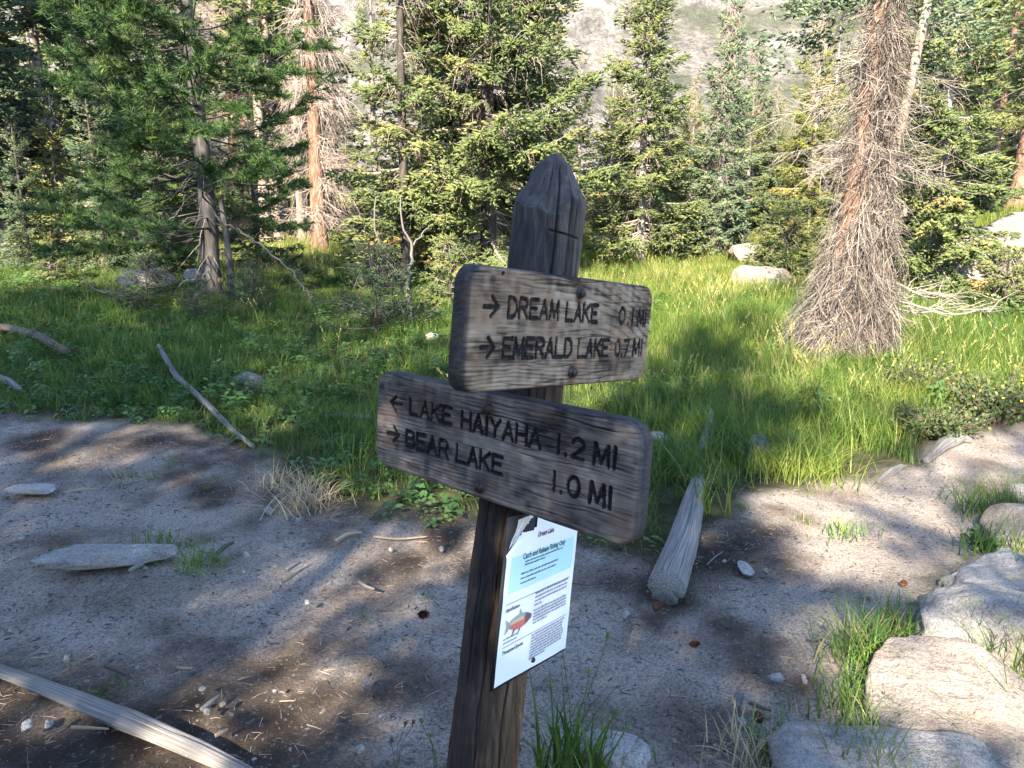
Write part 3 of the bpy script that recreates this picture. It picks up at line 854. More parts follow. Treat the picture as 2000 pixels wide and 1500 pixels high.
place_tree('spruce_sapling', sap, ground_pt(1955, 9.6), 'small spruce sapling among rocks near the right edge', 5.1, .75, cat='sapling')
place_tree('spruce_sapling', sap, ground_pt(1530, 14.0), 'spruce sapling at the left edge of the skirted tree in the far grass', .8, 1.1, cat='sapling')

def forked_stem():
    p = ground_pt(798, 9.8)
    mb = MB()
    s = psize(1, p)
    def seg(pts, r0, r1):
        q = np.array([[a * s, dy, b * s] for a, b, dy in pts])
        K = 12
        u = np.linspace(0, len(q) - 1, K)
        C = np.stack([np.interp(u, np.arange(len(q)), q[:, i]) for i in range(3)], -1)
        C += np.random.default_rng(3).normal(0, .008, C.shape)
        V, Q, _ = tubes(C[None], np.linspace(r0, r1, K)[None], 6)
        mb.add(V, Q, None, .8)
    seg([(0, -10, 0), (2, 60, .0), (-2, 75, 0)], .035, .03)
    seg([(-2, 75, 0), (-25, 105, .05), (-48, 150, .05), (-60, 190, 0), (-55, 250, 0)], .026, .008)
    seg([(-2, 75, 0), (8, 130, -.05), (12, 160, 0), (-6, 190, 0), (-10, 250, .05)], .026, .008)
    seg([(12, 160, 0), (35, 190, .1), (50, 200, .1)], .012, .003)
    seg([(-48, 150, 0), (-80, 165, .1), (-110, 160, .1)], .01, .003)
    obj('forked_stem', mb.mesh('forked_stem', M['twig_dark'], True), label='forked bare dark stem rising from the shaded grass left of the signs', cat='tree', loc=tuple(p))
forked_stem()

# ---- trees behind the camera whose shade falls over the clearing
SD, SP = np.array([-.309, -.951]), np.array([.951, -.309])          # towards the sun, and across it
SHADE = []
openc = conifer_meshes(301, 9.6, 1.0, 1.75, .15, 'dark_spruce', 'bark_pale', 'twig_grey', whorl=.42, nb=5, sp=.14, sl=.2, sr=.035, dens=1.2, twigs=400, gap=.36)
for k, (ms, D, across, rz, sc) in enumerate([(openc, 6.2, -1.9, 2.2, .95), (openc, 7.0, -.1, 1.0, .95), (openc, 6.4, 2.1, .4, .85), (openc, 7.6, 3.6, 5.0, .95), (openc, 6.6, 5.0, 1.6, .85),
                                              (openc, 6.4, -3.6, .3, 1.0), (openc, 6.0, -5.4, 1.2, 1.1), (tallc, 7.0, -5.8, 3.6, 1.15), (openc, 8.2, -8.2, .6, 1.5), (tallc, 12.0, -3.2, 5.2, 1.2), (dark, 5.5, -7.4, 3.0, 1.1), (tallc, 9.5, -4.6, .8, 1.1), (tallc, 9.0, -6.6, 2.0, 1.15), (dark, 3.0, -10.2, 4.0, 1.15),
                                              (dark, 9.5, -2.6, 5.0, 1.1), (dark, 6.5, -9.0, 2.6, 1.1), (thin, 9.5, -.4, 2.2, 1.5), (slim, 5.0, -.6, .3, 1.18), (thin, 6.0, 1.15, .3, .95), (thin, 8.0, 1.7, 1.9, 1.1)]):
    q = SD * D + SP * across
    SHADE.append((ms, q[0], q[1], rz, sc))
for i, (ms, x, y, rz, sc) in enumerate(SHADE):
    place_tree('shade_spruce', ms, (x, y, float(H0(x, y))), 'spruce standing behind the viewpoint and shading the clearing', rz, sc, 'spruces shading the clearing')

# ------------------------------------------------------------------ signpost
def frame(yaw, lean, roll):
    u0 = np.array([math.cos(yaw), math.sin(yaw), 0]); n0 = np.array([math.sin(yaw), -math.cos(yaw), 0])
    z = np.array([0, 0, 1.0])
    v = z * math.cos(lean) - n0 * math.sin(lean)
    n = np.cross(u0, v)
    U = u0 * math.cos(roll) + v * math.sin(roll)
    V = v * math.cos(roll) - u0 * math.sin(roll)
    return U, V, n
def frame_matrix(U, V, n, c):
    m = Matrix.Identity(4)
    for r in range(3):
        m[r][0], m[r][1], m[r][2], m[r][3] = U[r], V[r], n[r], c[r]
    return m

def arc(cx, cy, rx, ry, a0, a1, n=9):
    a = np.radians(np.linspace(a0, a1, n))
    return [(cx + rx * math.cos(t), cy + ry * math.sin(t)) for t in a]
GLYPH = {
    'A': [[(0, 0), (.5, 1), (1, 0)], [(.2, .33), (.8, .33)]],
    'B': [[(0, 0), (0, 1), (.55, 1)] + arc(.55, .77, .36, .23, 90, -90) + [(0, .54)], [(.55, .54)] + arc(.6, .27, .4, .27, 90, -90) + [(0, 0)]],
    'D': [[(0, 0), (0, 1), (.4, 1)] + arc(.4, .5, .6, .5, 90, -90, 13) + [(0, 0)]],
    'E': [[(1, 0), (0, 0), (0, 1), (1, 1)], [(0, .52), (.8, .52)]],
    'H': [[(0, 0), (0, 1)], [(1, 0), (1, 1)], [(0, .5), (1, .5)]],
    'I': [[(.5, 0), (.5, 1)]],
    'K': [[(0, 0), (0, 1)], [(1, 1), (0, .4)], [(.3, .57), (1, 0)]],
    'L': [[(0, 1), (0, 0), (1, 0)]],
    'M': [[(0, 0), (.08, 1), (.5, .12), (.92, 1), (1, 0)]],
    'R': [[(0, 0), (0, 1), (.55, 1)] + arc(.55, .75, .42, .25, 90, -90) + [(0, .5)], [(.5, .5), (1, 0)]],
    'Y': [[(0, 1), (.5, .48), (1, 1)], [(.5, .48), (.5, 0)]],
    '0': [arc(.5, .5, .5, .5, 0, 360, 25)],
    '1': [[(.5, 0), (.5, 1)]],
    '2': [arc(.5, .7, .47, .30, 165, -35, 12) + [(0, 0), (1, 0)]],
    '7': [[(0, 1), (1, 1), (.35, 0)]],
    '.': [[(.5, .0), (.5, .03)]],
}
WID = {'I': .15, '1': .2, '.': .2, 'M': 1.15, '0': .95}

def layout(text, u0, u1, v0, h, gap=.36):
    """spread the glyphs of a word between u0 and u1"""
    ws = [WID.get(c, 1.0) for c in text]
    tot = sum(ws) + gap * (len(text) - 1)
    k = (u1 - u0) / tot
    segs, u = [], u0
    for c, w in zip(text, ws):
        for st in GLYPH[c]:
            q = [(u + a * w * k, v0 + b * h) for a, b in st]
            segs += list(zip(q[:-1], q[1:]))
        u += (w + gap) * k
    return segs

def seg_dist(u, v, segs):
    d = np.full(u.shape, 9.0)
    for (a, b) in segs:
        ax, ay = a; ex, ey = b[0] - ax, b[1] - ay
        l2 = ex * ex + ey * ey + 1e-12
        x0, x1 = min(ax, b[0]) - .012, max(ax, b[0]) + .012
        y0, y1 = min(ay, b[1]) - .012, max(ay, b[1]) + .012
        mk = (u > x0) & (u < x1) & (v > y0) & (v < y1)
        if not mk.any(): continue
        uu, vv = u[mk], v[mk]
        t = np.clip(((uu - ax) * ex + (vv - ay) * ey) / l2, 0, 1)
        d[mk] = np.minimum(d[mk], np.hypot(uu - ax - t * ex, vv - ay - t * ey))
    return d

def board_mats():
    out = []
    for nm, base in (('warm', [(.0, (.012, .009, .007)), (.3, (.08, .057, .040)), (.6, (.235, .172, .118)), (1, (.40, .31, .23))]),
                     ('grey', [(.0, (.011, .010, .009)), (.3, (.072, .062, .056)), (.6, (.19, .157, .128)), (1, (.34, .295, .245))])):
        m, nt, b = new_mat('weathered_wood_' + nm)
        tc = N_(nt, 'ShaderNodeTexCoord').outputs['Object']
        mp = N_(nt, 'ShaderNodeMapping'); mp.inputs['Scale'].default_value = (9, 190, 60)
        nt.links.new(tc, mp.inputs[0])
        fine = noise_(nt, 1.0, 6, .7, mp.outputs[0])
        t = math_(nt, 'ADD', attr_(nt, 'tone'), math_(nt, 'SUBTRACT', math_(nt, 'MULTIPLY', fine, 1.2), .6), True)
        col = ramp_(nt, t, base)
        st = noise_(nt, 7, 5, .6, tc, .5)
        col = mix_(nt, math_(nt, 'MULTIPLY', ramp_(nt, st, [(.52, (0, 0, 0)), (.66, (1, 1, 1))]), .55), col, (.25, .15, .09) if nm == 'warm' else (.17, .115, .085), 'MIX')
        col = mix_(nt, attr_(nt, 'edge'), col, mix_(nt, .7, col, (.02, .021, .028)))  # rim and sides: dark blue of sky-lit shade put into the wood colour
        col = mix_(nt, attr_(nt, 'rust'), col, (.16, .075, .03))
        nt.links.new(col, b.inputs['Base Color'])
        b.inputs['Roughness'].default_value = .8
        b.inputs['Specular IOR Level'].default_value = .2
        bump_(nt, b, fine, .5, .002)
        out.append(m)
    return out
M['board_warm'], M['board_grey'] = board_mats()
m_, nt_, b_ = new_mat('charred_groove')
nt_.links.new(ramp_(nt_, noise_(nt_, 120, 4, .7, N_(nt_, 'ShaderNodeTexCoord').outputs['Object']), [(.35, (.005, .004, .005)), (.56, (.018, .013, .012)), (.7, (.075, .055, .042))]), b_.inputs['Base Color'])
M['groove'] = m_
m_, nt_, b_ = new_mat('rusty_bolt')
tc_ = N_(nt_, 'ShaderNodeTexCoord').outputs['Object']
rf = noise_(nt_, 160, 5, .7, tc_)
nt_.links.new(ramp_(nt_, rf, [(.3, (.02, .017, .016)), (.52, (.05, .042, .04)), (.72, (.13, .10, .085))]), b_.inputs['Base Color'])
b_.inputs['Metallic'].default_value = .55
b_.inputs['Roughness'].default_value = .55
bump_(nt_, b_, rf, .4, .002)
M['bolt'] = m_

def make_board(parent, yaw, lean, roll, c, w, h, th, rc, ro, mat, words, arrows, bolts, seed, label, grain_fn, hole=None):
    U, V, n = frame(math.radians(yaw), lean, roll)
    mw = frame_matrix(U, V, n, c)
    res = .0015
    nx, ny = int(w / res), int(h / res)
    vv = np.linspace(-h / 2, h / 2, ny + 1)
    hw = np.full(ny + 1, w / 2)
    k = np.abs(vv) - (h / 2 - rc)
    hw = np.where(k > 0, w / 2 - rc + np.sqrt(np.maximum(rc * rc - np.maximum(k, 0) ** 2, 0)), hw)
    u = np.linspace(-1, 1, nx + 1)[None] * hw[:, None]
    v = np.repeat(vv[:, None], nx + 1, 1)
    # slightly worn outline
    pu = np.stack([u, v, 0 * u], -1)
    wear = 1 + 0 * u
    au, av = np.abs(u), np.abs(v)
    qx, qy = au - (w / 2 - rc), av - (h / 2 - rc)
    sd = np.hypot(np.maximum(qx, 0), np.maximum(qy, 0)) + np.minimum(np.maximum(qx, qy), 0) - rc
    de = np.clip(-sd, 0, 1)
    z = np.where(de < ro, -(ro - np.sqrt(np.maximum(ro * ro - (ro - de) ** 2, 0))), 0)
    G, soft = grain_fn(u, v)
    fr = G - np.floor(G)
    late = np.exp(-((fr - .5) / .16) ** 2)                        # dark hard ring lines
    z = z - .0011 * late * (de > .001) * (.4 + .6 * np.clip(.5 + fbm(np.stack([u * 3, v * 11, 0 * u + seed + 3], -1), 3, seed + 21), 0, 1))
    lam = np.clip(.55 + .9 * fbm(np.stack([u * 3, v * 11, 0 * u + seed + 3], -1), 3, seed + 21), .08, 1)
    tone = .56 + .34 * soft - .30 * late * lam + .20 * n2(u, v, 60, seed + 4)
    tone = tone + .34 * fbm(np.stack([u * 5, v * 14, 0 * u + seed], -1), 4, seed)
    # checks: thin cracks along the grain
    rng = np.random.default_rng(seed)
    for _ in range(26):
        cu, cv, ln = rng.uniform(-w / 2, w / 2), rng.uniform(-h / 2, h / 2), rng.uniform(.04, .22)
        dd = np.abs(v - cv - .004 * np.sin(u * 25 + cv * 90)); mk = np.clip(1 - np.abs(u - cu) / ln, 0, 1)
        g = np.exp(-(dd / .0011) ** 2) * sstep(0, .3, mk)
        z = z - .0016 * g; tone = tone - .40 * g
    lid = np.zeros(u.shape, int)
    groups = []
    for (nm, segs) in words + arrows:
        groups.append((nm, segs))
    gz = np.zeros(u.shape)
    for gi, (nm, segs) in enumerate(groups):
        d = seg_dist(u, v, segs)
        hw_ = .0053 if nm == 'lettering' else .0050
        d = d + .0007 * n2(u, v, 180, seed + 9) + .0011 * n2(u, v, 34, seed + 19)
        prof = np.clip(1 - (d / hw_) ** 2, 0, 1)
        gz = np.maximum(gz, np.sqrt(prof))
        lid[d < hw_ * .96] = gi + 1
    z = z - .0055 * gz
    tone = tone - .5 * sstep(.0, .2, gz)
    if hole:
        d = np.hypot(u - hole[0], v - hole[1]); z = z - .012 * (d < .0045); tone = tone - .7 * (d < .005)
    edge = sstep(ro * .85, 0, de)  # rim mask for the shade painted into the board colour
    rust = np.zeros(u.shape)
    for bu, bv in bolts:
        d = np.hypot(u - bu, v - bv)
        rust = np.maximum(rust, .8 * sstep(.026, .014, d))
        tone = tone - .45 * np.exp(-(d / .022) ** 2) - .35 * np.exp(-((u - bu) / .012) ** 2) * sstep(.07, .0, bv - v) * (v < bv)
        rust = np.maximum(rust, .45 * np.exp(-((u - bu - .004) / .008) ** 2) * sstep(.06, .01, bv - v) * (v < bv))
    tone = np.clip(tone, 0, 1)
    Vx = np.stack([u, v, z], -1).reshape(-1, 3)
    i = np.arange(ny)[:, None]; j = np.arange(nx)[None]
    Q = np.stack([i * (nx + 1) + j, i * (nx + 1) + j + 1, (i + 1) * (nx + 1) + j + 1, (i + 1) * (nx + 1) + j], -1).reshape(-1, 4)
    fl = lid.reshape(-1)[Q]
    fid = np.where((fl == fl[:, :1]).all(1), fl[:, 0], 0)
    # sides and back
    loop = np.concatenate([np.arange(nx + 1), (np.arange(1, ny + 1)) * (nx + 1) + nx, ny * (nx + 1) + np.arange(nx - 1, -1, -1), np.arange(ny - 1, 0, -1) * (nx + 1)])
    m_l = len(loop)
    L0 = Vx[loop]
    rings = [L0]
    inn = 1 - .006 / np.maximum(np.linalg.norm(L0[:, :2], axis=1, keepdims=True), .01)
    for zz, sc in ((-ro - .002, 1), (-th * .5, 1), (-th + ro * .6, 1), (-th + .002, None), (-th, 0.0)):
        R = L0.copy()
        wob = .0012 * vnoise(np.stack([L0[:, 0] * 30, L0[:, 1] * 30, 0 * L0[:, 0] + zz * 200], -1), seed)
        if sc is None: R[:, :2] *= inn
        elif sc == 0.0: R[:, :2] *= 1 - (1 - inn) * 2
        R[:, 2] = zz
        R[:, :2] *= (1 + wob)[:, None]
        rings.append(R)
    sv, sq = [], []
    off = len(Vx)
    prev = loop
    for R in rings[1:]:
        cur = off + np.arange(m_l); off += m_l
        sv.append(R)
        a, b = prev, np.roll(prev, -1); c_, d_ = np.roll(cur, -1), cur
        sq.append(np.stack([b, a, d_, c_], -1))
        prev = cur
    sv.append(np.array([[0, 0, -th]])); ctr = off
    T = np.stack([np.roll(prev, -1), prev, np.full(m_l, ctr)], -1)
    nside = sum(len(a) for a in sv)
    allV = np.concatenate([Vx] + sv)
    tone_all = np.concatenate([tone.ravel(), np.clip(.40 + .3 * fbm(np.concatenate(sv) * np.array([20, 20, 160]), 3, seed), 0, 1)])
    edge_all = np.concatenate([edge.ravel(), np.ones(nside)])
    rust_all = np.concatenate([rust.ravel(), np.zeros(nside)])
    wood = np.concatenate([Q[fid == 0]] + sq)
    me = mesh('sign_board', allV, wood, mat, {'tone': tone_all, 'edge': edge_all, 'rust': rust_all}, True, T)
    o = obj('sign_board', me, parent, label=label)
    o.matrix_local = mw
    for gi, (nm, segs) in enumerate(groups):
        q = Q[fid == gi + 1]
        if not len(q): continue
        ids, inv = np.unique(q, return_inverse=True)
        lm = mesh(nm, Vx[ids], inv.reshape(q.shape), M['groove'], None, True)
        obj(nm, lm, o)
    for bu, bv in bolts:
        b = MB()
        prof = [(.0, .0075), (.0085, .0072), (.0105, .0055), (.011, .0022), (.0145, .0018), (.016, .0), (.016, -.03)]
        S = 20
        for kk, (r, zz) in enumerate(prof): pass
        pts = []
        for r, zz in prof:
            a = np.arange(S) * 2 * np.pi / S
            rr = r * np.where(zz > .002, 1 + .05 * np.cos(a * 6), 1)
            pts.append(np.stack([bu + rr * np.cos(a), bv + rr * np.sin(a), 0 * a + zz * 1.6], -1))
        Vb = np.concatenate(pts)
        kq = []
        for a in range(len(prof) - 1):
            for s_ in range(S):
                kq.append((a * S + s_, (a + 1) * S + s_, (a + 1) * S + (s_ + 1) % S, a * S + (s_ + 1) % S))
        obj('bolt', mesh('bolt', Vb, np.array(kq), M['bolt'], None, False), o)
    return o

# post axis
AX0 = np.array([.045, 1.80, 1.25]); AXD = norm(np.array([.115, .10, 1.0]))
ground_z = float(H0(-.1, 1.67))
post_base = AX0 + AXD * ((ground_z - AX0[2]) / AXD[2])
SIGN = thing('signpost', 'weathered log trail signpost leaning right with two carved boards and a paper notice', 'signpost', tuple(post_base))

def make_post():
    Lp = (1.6 + .152 - ground_z) / AXD[2] + .3
    zax = AXD; xax = norm(np.array([1, 0, 0]) - zax * zax[0]); yax = np.cross(zax, xax)
    S, K = 210, 420
    th = np.arange(S) * 2 * np.pi / S
    t = np.concatenate([np.linspace(-.3, Lp - .3 - .24, 240), np.linspace(Lp - .3 - .24, Lp - .3, 181)[1:]])
    K = len(t)
    TH, TT = np.meshgrid(th, t)
    top = Lp - .3
    dz = top - TT
    R = .082 + .009 * sstep(.5, 1.6, dz)
    R = R * (1 + .018 * np.cos(TH * 2 + 1) + .012 * np.cos(TH * 3 + 2.2)) + .0015 * fbm(np.stack([np.cos(TH) * 2, np.sin(TH) * 2, TT * 2.5], -1), 3, 8)
    # axe-hewn tip: cutting planes
    tone = .5 + .25 * fbm(np.stack([np.cos(TH) * 3, np.sin(TH) * 3, TT * 1.6], -1), 4, 61)
    hew = np.zeros(TH.shape)
    facets = [(-2.75, .029, .47, 0), (-2.15, .030, .40, 0), (-1.55, .034, .36, 0), (-.95, .033, .50, 0), (-.3, .026, .55, 0), (.4, .027, .50, 0), (1.1, .03, .45, 0), (1.9, .032, .5, 0), (2.6, .03, .45, 0)]
    for phi, r0, sl, _ in facets:
        cs = np.cos(TH - phi)
        scal = .009 * (np.abs(np.sin(TT * 34 + phi * 7)) - .5) * (dz < .2) * sstep(0, .04, dz) + .006 * n2(TH * .08, TT, 40, 7)
        lim = np.where((cs > .15) & (dz < .26), (r0 - .006 + sl * dz + scal * .5) / np.maximum(cs, .15), 9)
        hew = np.where(lim < R - .0005, 1, hew)
        R = np.minimum(R, lim)
    capr = np.clip(dz / .026, 0.0003, 1) ** .42
    R = R * capr
    # vertical drying cracks
    rng = np.random.default_rng(3)
    crack = np.zeros(TH.shape)
    cr = [(-1.33, .02, .42, .0026), (-1.02, .05, .36, .0018), (-.72, .1, .5, .002), (-1.75, .02, .13, .0012), (-1.60, .3, .95, .0015), (-2.0, .05, .12, .001), (-2.45, .35, 1.3, .0016), (-1.2, .9, 1.7, .002), (-.5, .2, 1.1, .0016), (-1.9, .8, 1.6, .0014)]
    for a0, d0, d1, wd in cr:
        aa = a0 + .05 * np.sin(TT * 7 + a0 * 9) + .02 * np.sin(TT * 31 + a0)
        g = np.exp(-(((TH - (aa % (2 * np.pi)) + np.pi) % (2 * np.pi) - np.pi) * .085 / wd) ** 2) * sstep(d0, d0 + .03, dz) * sstep(d1, d1 - .05, dz)
        crack = np.maximum(crack, g)
    # saw kerf and a nail hole on the front
    g = np.exp(-((dz - .185 - .010 * (TH - 5.0)) / .0022) ** 2) * sstep(-1.62, -1.55, TH - 2 * np.pi) * sstep(-.55, -.65, TH - 2 * np.pi)
    crack = np.maximum(crack, g)
    R = R - .006 * crack
    # rotten lower right side
    rot = sstep(.98, 1.12, dz) * np.exp(-(((TH - 6.05 + np.pi) % (2 * np.pi) - np.pi) / .55) ** 2)
    rn = fbm(np.stack([np.cos(TH) * 5, np.sin(TH) * 5, TT * 14], -1), 4, 71)
    R = R - rot * (.012 + .030 * np.clip(rn + .15, 0, 1))
    # shallow flaked bark remains
    fl = sstep(.05, .25, fbm(np.stack([np.cos(TH) * 4, np.sin(TH) * 4, TT * 5], -1), 4, 91)) * sstep(.45, .6, dz)
    R = R + .003 * fl
    stain = np.clip(sstep(.19, .15, dz) * .0 + np.exp(-(((TH - 3.9) / .75) ** 2)) * sstep(.12, .2, dz) * .8, 0, 1)
    low = sstep(.35, .62, dz)
    R = R + .0012 * fbm(np.stack([np.cos(TH) * 9, np.sin(TH) * 9, TT * 7], -1), 4, 33) * (1 + low)
    P = (zax[None, None] * TT[..., None] + xax[None, None] * (R * np.cos(TH))[..., None] + yax[None, None] * (R * np.sin(TH))[..., None])
    i = np.arange(K - 1)[:, None]; j = np.arange(S)[None]; jn = (j + 1) % S
    Q = np.stack([i * S + j, i * S + jn, (i + 1) * S + jn, (i + 1) * S + j], -1).reshape(-1, 4)
    m, nt, b = new_mat('weathered_log')
    tc = N_(nt, 'ShaderNodeTexCoord').outputs['Object']
    mp = N_(nt, 'ShaderNodeMapping'); mp.inputs['Scale'].default_value = (70, 70, 3.2); mp.inputs['Rotation'].default_value = (-.1, .115, 0)
    nt.links.new(tc, mp.inputs[0])
    fine = noise_(nt, 1.0, 6, .7, mp.outputs[0], .4)
    t_ = math_(nt, 'ADD', attr_(nt, 'tone'), math_(nt, 'SUBTRACT', math_(nt, 'MULTIPLY', fine, 1.7), .85), True)
    grey = ramp_(nt, t_, [(0, (.007, .006, .007)), (.4, (.034, .030, .029)), (.7, (.092, .082, .074)), (1, (.18, .16, .14))])
    brown = ramp_(nt, t_, [(0, (.007, .0045, .003)), (.4, (.042, .025, .014)), (.7, (.105, .064, .037)), (1, (.19, .13, .085))])
    col = mix_(nt, attr_(nt, 'low'), grey, brown)
    col = mix_(nt, attr_(nt, 'hew'), col, mix_(nt, .35, grey, (.10, .096, .096)))
    col = mix_(nt, attr_(nt, 'stain'), col, mix_(nt, .8, col, (.02, .02, .026)))
    w2 = ramp_(nt, noise_(nt, 5, 5, .6, tc), [(.5, (0, 0, 0)), (.66, (1, 1, 1))])
    col = mix_(nt, math_(nt, 'MULTIPLY', w2, .35), col, mix_(nt, t_, (.06, .04, .028), (.20, .14, .10)))
    rotc = ramp_(nt, fine, [(.35, (.03, .016, .010)), (.55, (.13, .075, .04)), (.75, (.26, .18, .11))])
    col = mix_(nt, attr_(nt, 'rot'), col, rotc)
    col = mix_(nt, attr_(nt, 'crack'), col, (.008, .007, .007))
    nt.links.new(col, b.inputs['Base Color'])
    b.inputs['Roughness'].default_value = .82
    bump_(nt, b, fine, .8, .006)
    me = mesh('post', P, Q, m, {'tone': tone, 'low': low * (1 - .5 * hew), 'hew': hew * (dz < .2) * .8, 'stain': stain * (1 - hew), 'rot': np.clip(rot * 1.3, 0, 1), 'crack': np.clip(crack, 0, 1)}, True)
    obj('post', me, SIGN)
make_post()

def rel(c):
    return np.asarray(c) + np.array([0, 0, CAM_H]) - post_base

def grain_up(u, v):
    warp = .013 * fbm(np.stack([u * 3.2, v * 11, 0 * u], -1), 5, 5, .6)
    low = v + warp + .006 * np.sin(u * 6)
    cath = np.hypot((u + .02) * .20, (v - .005 + warp * 2)) * np.sign(v + .03)
    w = sstep(-.045, -.065, v)
    cath2 = v + .55 * (u + .05) ** 2 * np.where(u > -.05, 1, .4) + warp * 1.6
    G = w * (low / .0085) + (1 - w) * (cath2 / .019)
    soft = fbm(np.stack([u * 4, v * 26, 0 * u + 2], -1), 4, 15)
    return G, soft
def grain_lo(u, v):
    warp = .016 * fbm(np.stack([u * 2.6, v * 10, 0 * u + 5], -1), 5, 25, .6)
    G = (v + warp + .035 * np.exp(-((u + .33) / .10) ** 2) * sstep(.02, -.03, np.abs(v - .01)) * np.sign(v) * .4 + .05 * u * u) / .0088
    soft = fbm(np.stack([u * 4, v * 24, 0 * u + 9], -1), 4, 35)
    return G, soft

def arrow_segs(tail, tip, wing_u, wing_v):
    return [(tail, ((tip[0] * .82 + tail[0] * .18), tip[1])), ((wing_u, tip[1] + wing_v), tip), ((wing_u, tip[1] - wing_v), tip)]

up_words = [('lettering', layout('DREAM', -.256, -.072, .027, .039)), ('lettering', layout('LAKE', -.040, .098, .025, .039)),
            ('lettering', layout('0.1', .206, .279, .024, .038, .5)), ('lettering', layout('MI', .307, .352, .0225, .038)),
            ('lettering', layout('EMERALD', -.264, -.004, -.057, .040, .33)), ('lettering', layout('LAKE', .026, .165, -.0585, .040)),
            ('lettering', layout('0.7', .203, .272, -.057, .038, .35)), ('lettering', layout('MI', .297, .347, -.0575, .040))]
up_arr = [('arrow', arrow_segs((-.336, .045), (-.291, .046), -.312, .019)), ('arrow', arrow_segs((-.338, -.035), (-.294, -.035), -.315, .019))]
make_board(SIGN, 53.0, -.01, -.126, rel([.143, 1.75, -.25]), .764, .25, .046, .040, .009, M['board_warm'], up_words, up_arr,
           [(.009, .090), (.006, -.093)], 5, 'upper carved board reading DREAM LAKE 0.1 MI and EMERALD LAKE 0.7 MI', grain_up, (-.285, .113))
lo_words = [('lettering', layout('LAKE', -.271, -.120, .030, .039)), ('lettering', layout('HAIYAHA', -.084, .156, .0285, .039)),
            ('lettering', layout('1.2', .203, .272, .028, .039, .45)), ('lettering', layout('MI', .298, .350, .0265, .040)),
            ('lettering', layout('BEAR', -.281, -.127, -.054, .041)), ('lettering', layout('LAKE', -.097, .050, -.053, .040)),
            ('lettering', layout('1.0', .197, .266, -.053, .040, .45)), ('lettering', layout('MI', .294, .346, -.0545, .041))]
lo_arr = [('arrow', arrow_segs((-.302, .049), (-.348, .047), -.325, .019)), ('arrow', arrow_segs((-.357, -.034), (-.312, -.032), -.332, .019))]
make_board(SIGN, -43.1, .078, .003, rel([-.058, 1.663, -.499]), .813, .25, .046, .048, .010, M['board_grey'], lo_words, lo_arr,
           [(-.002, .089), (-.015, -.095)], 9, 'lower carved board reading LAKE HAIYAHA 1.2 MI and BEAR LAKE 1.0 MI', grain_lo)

# ---- paper notice
def flat_mat(name, col, rough=.6, spec=.3):
    m, nt, b = new_mat(name)
    tc = N_(nt, 'ShaderNodeTexCoord').outputs['Object']
    f = noise_(nt, 14, 4, .6, tc)
    nt.links.new(mix_(nt, math_(nt, 'MULTIPLY', f, .16), col, tuple(c * .55 for c in col)), b.inputs['Base Color'])
    b.inputs['Roughness'].default_value = rough
    b.inputs['Specular IOR Level'].default_value = spec
    return m
M['paper'] = flat_mat('laminated_paper', (.80, .82, .84), .45, .4)
m_, nt_, b_ = new_mat('stained_paper')
nt_.links.new(ramp_(nt_, noise_(nt_, 22, 4, .6, N_(nt_, 'ShaderNodeTexCoord').outputs['Object'], 1.2), [(.42, (.74, .76, .78)), (.52, (.50, .44, .34)), (.6, (.66, .67, .68))]), b_.inputs['Base Color'])
M['paper_back'] = m_
M['ink'] = flat_mat('black_ink', (.03, .03, .04))
M['red_ink'] = flat_mat('dark_red_ink', (.16, .03, .05))
M['blue_tint'] = flat_mat('pale_blue_print', (.48, .74, .80), .45, .4)
M['dark_board'] = flat_mat('dark_backing', (.02, .02, .025))
M['fish_red'] = flat_mat('fish_red', (.55, .14, .13)); M['fish_dark'] = flat_mat('fish_dark', (.16, .09, .10)); M['fish_grey'] = flat_mat('fish_grey', (.26, .32, .32)); M['fish_gold'] = flat_mat('fish_gold', (.48, .42, .26))

def text_mesh(txt, width, shear=0.0, tall=1.0):
    me = _text_mesh(txt, .01, shear)
    co = np.empty(len(me.vertices) * 3, np.float32); me.vertices.foreach_get('co', co); co = co.reshape(-1, 3)
    k = width / (co[:, 0].max() - co[:, 0].min())
    co[:, 0] *= k; co[:, 1] *= k * tall
    me.vertices.foreach_set('co', co.ravel())
    return me
def _text_mesh(txt, size, shear=0.0, bold=0.00018):
    cu = bpy.data.curves.new('print', 'FONT')
    cu.body = txt; cu.size = size; cu.shear = shear; cu.offset = bold
    cu.resolution_u = 2
    o = bpy.data.objects.new('tmp', cu)
    COL.objects.link(o)
    dg = bpy.context.evaluated_depsgraph_get()
    me = bpy.data.meshes.new_from_object(o.evaluated_get(dg))
    bpy.data.objects.remove(o)
    return me

def PZ(u, v):
    return .0017 * n2(u, v, 9, 4, 2) + .0008 * np.abs(n2(u, v, 24, 14))

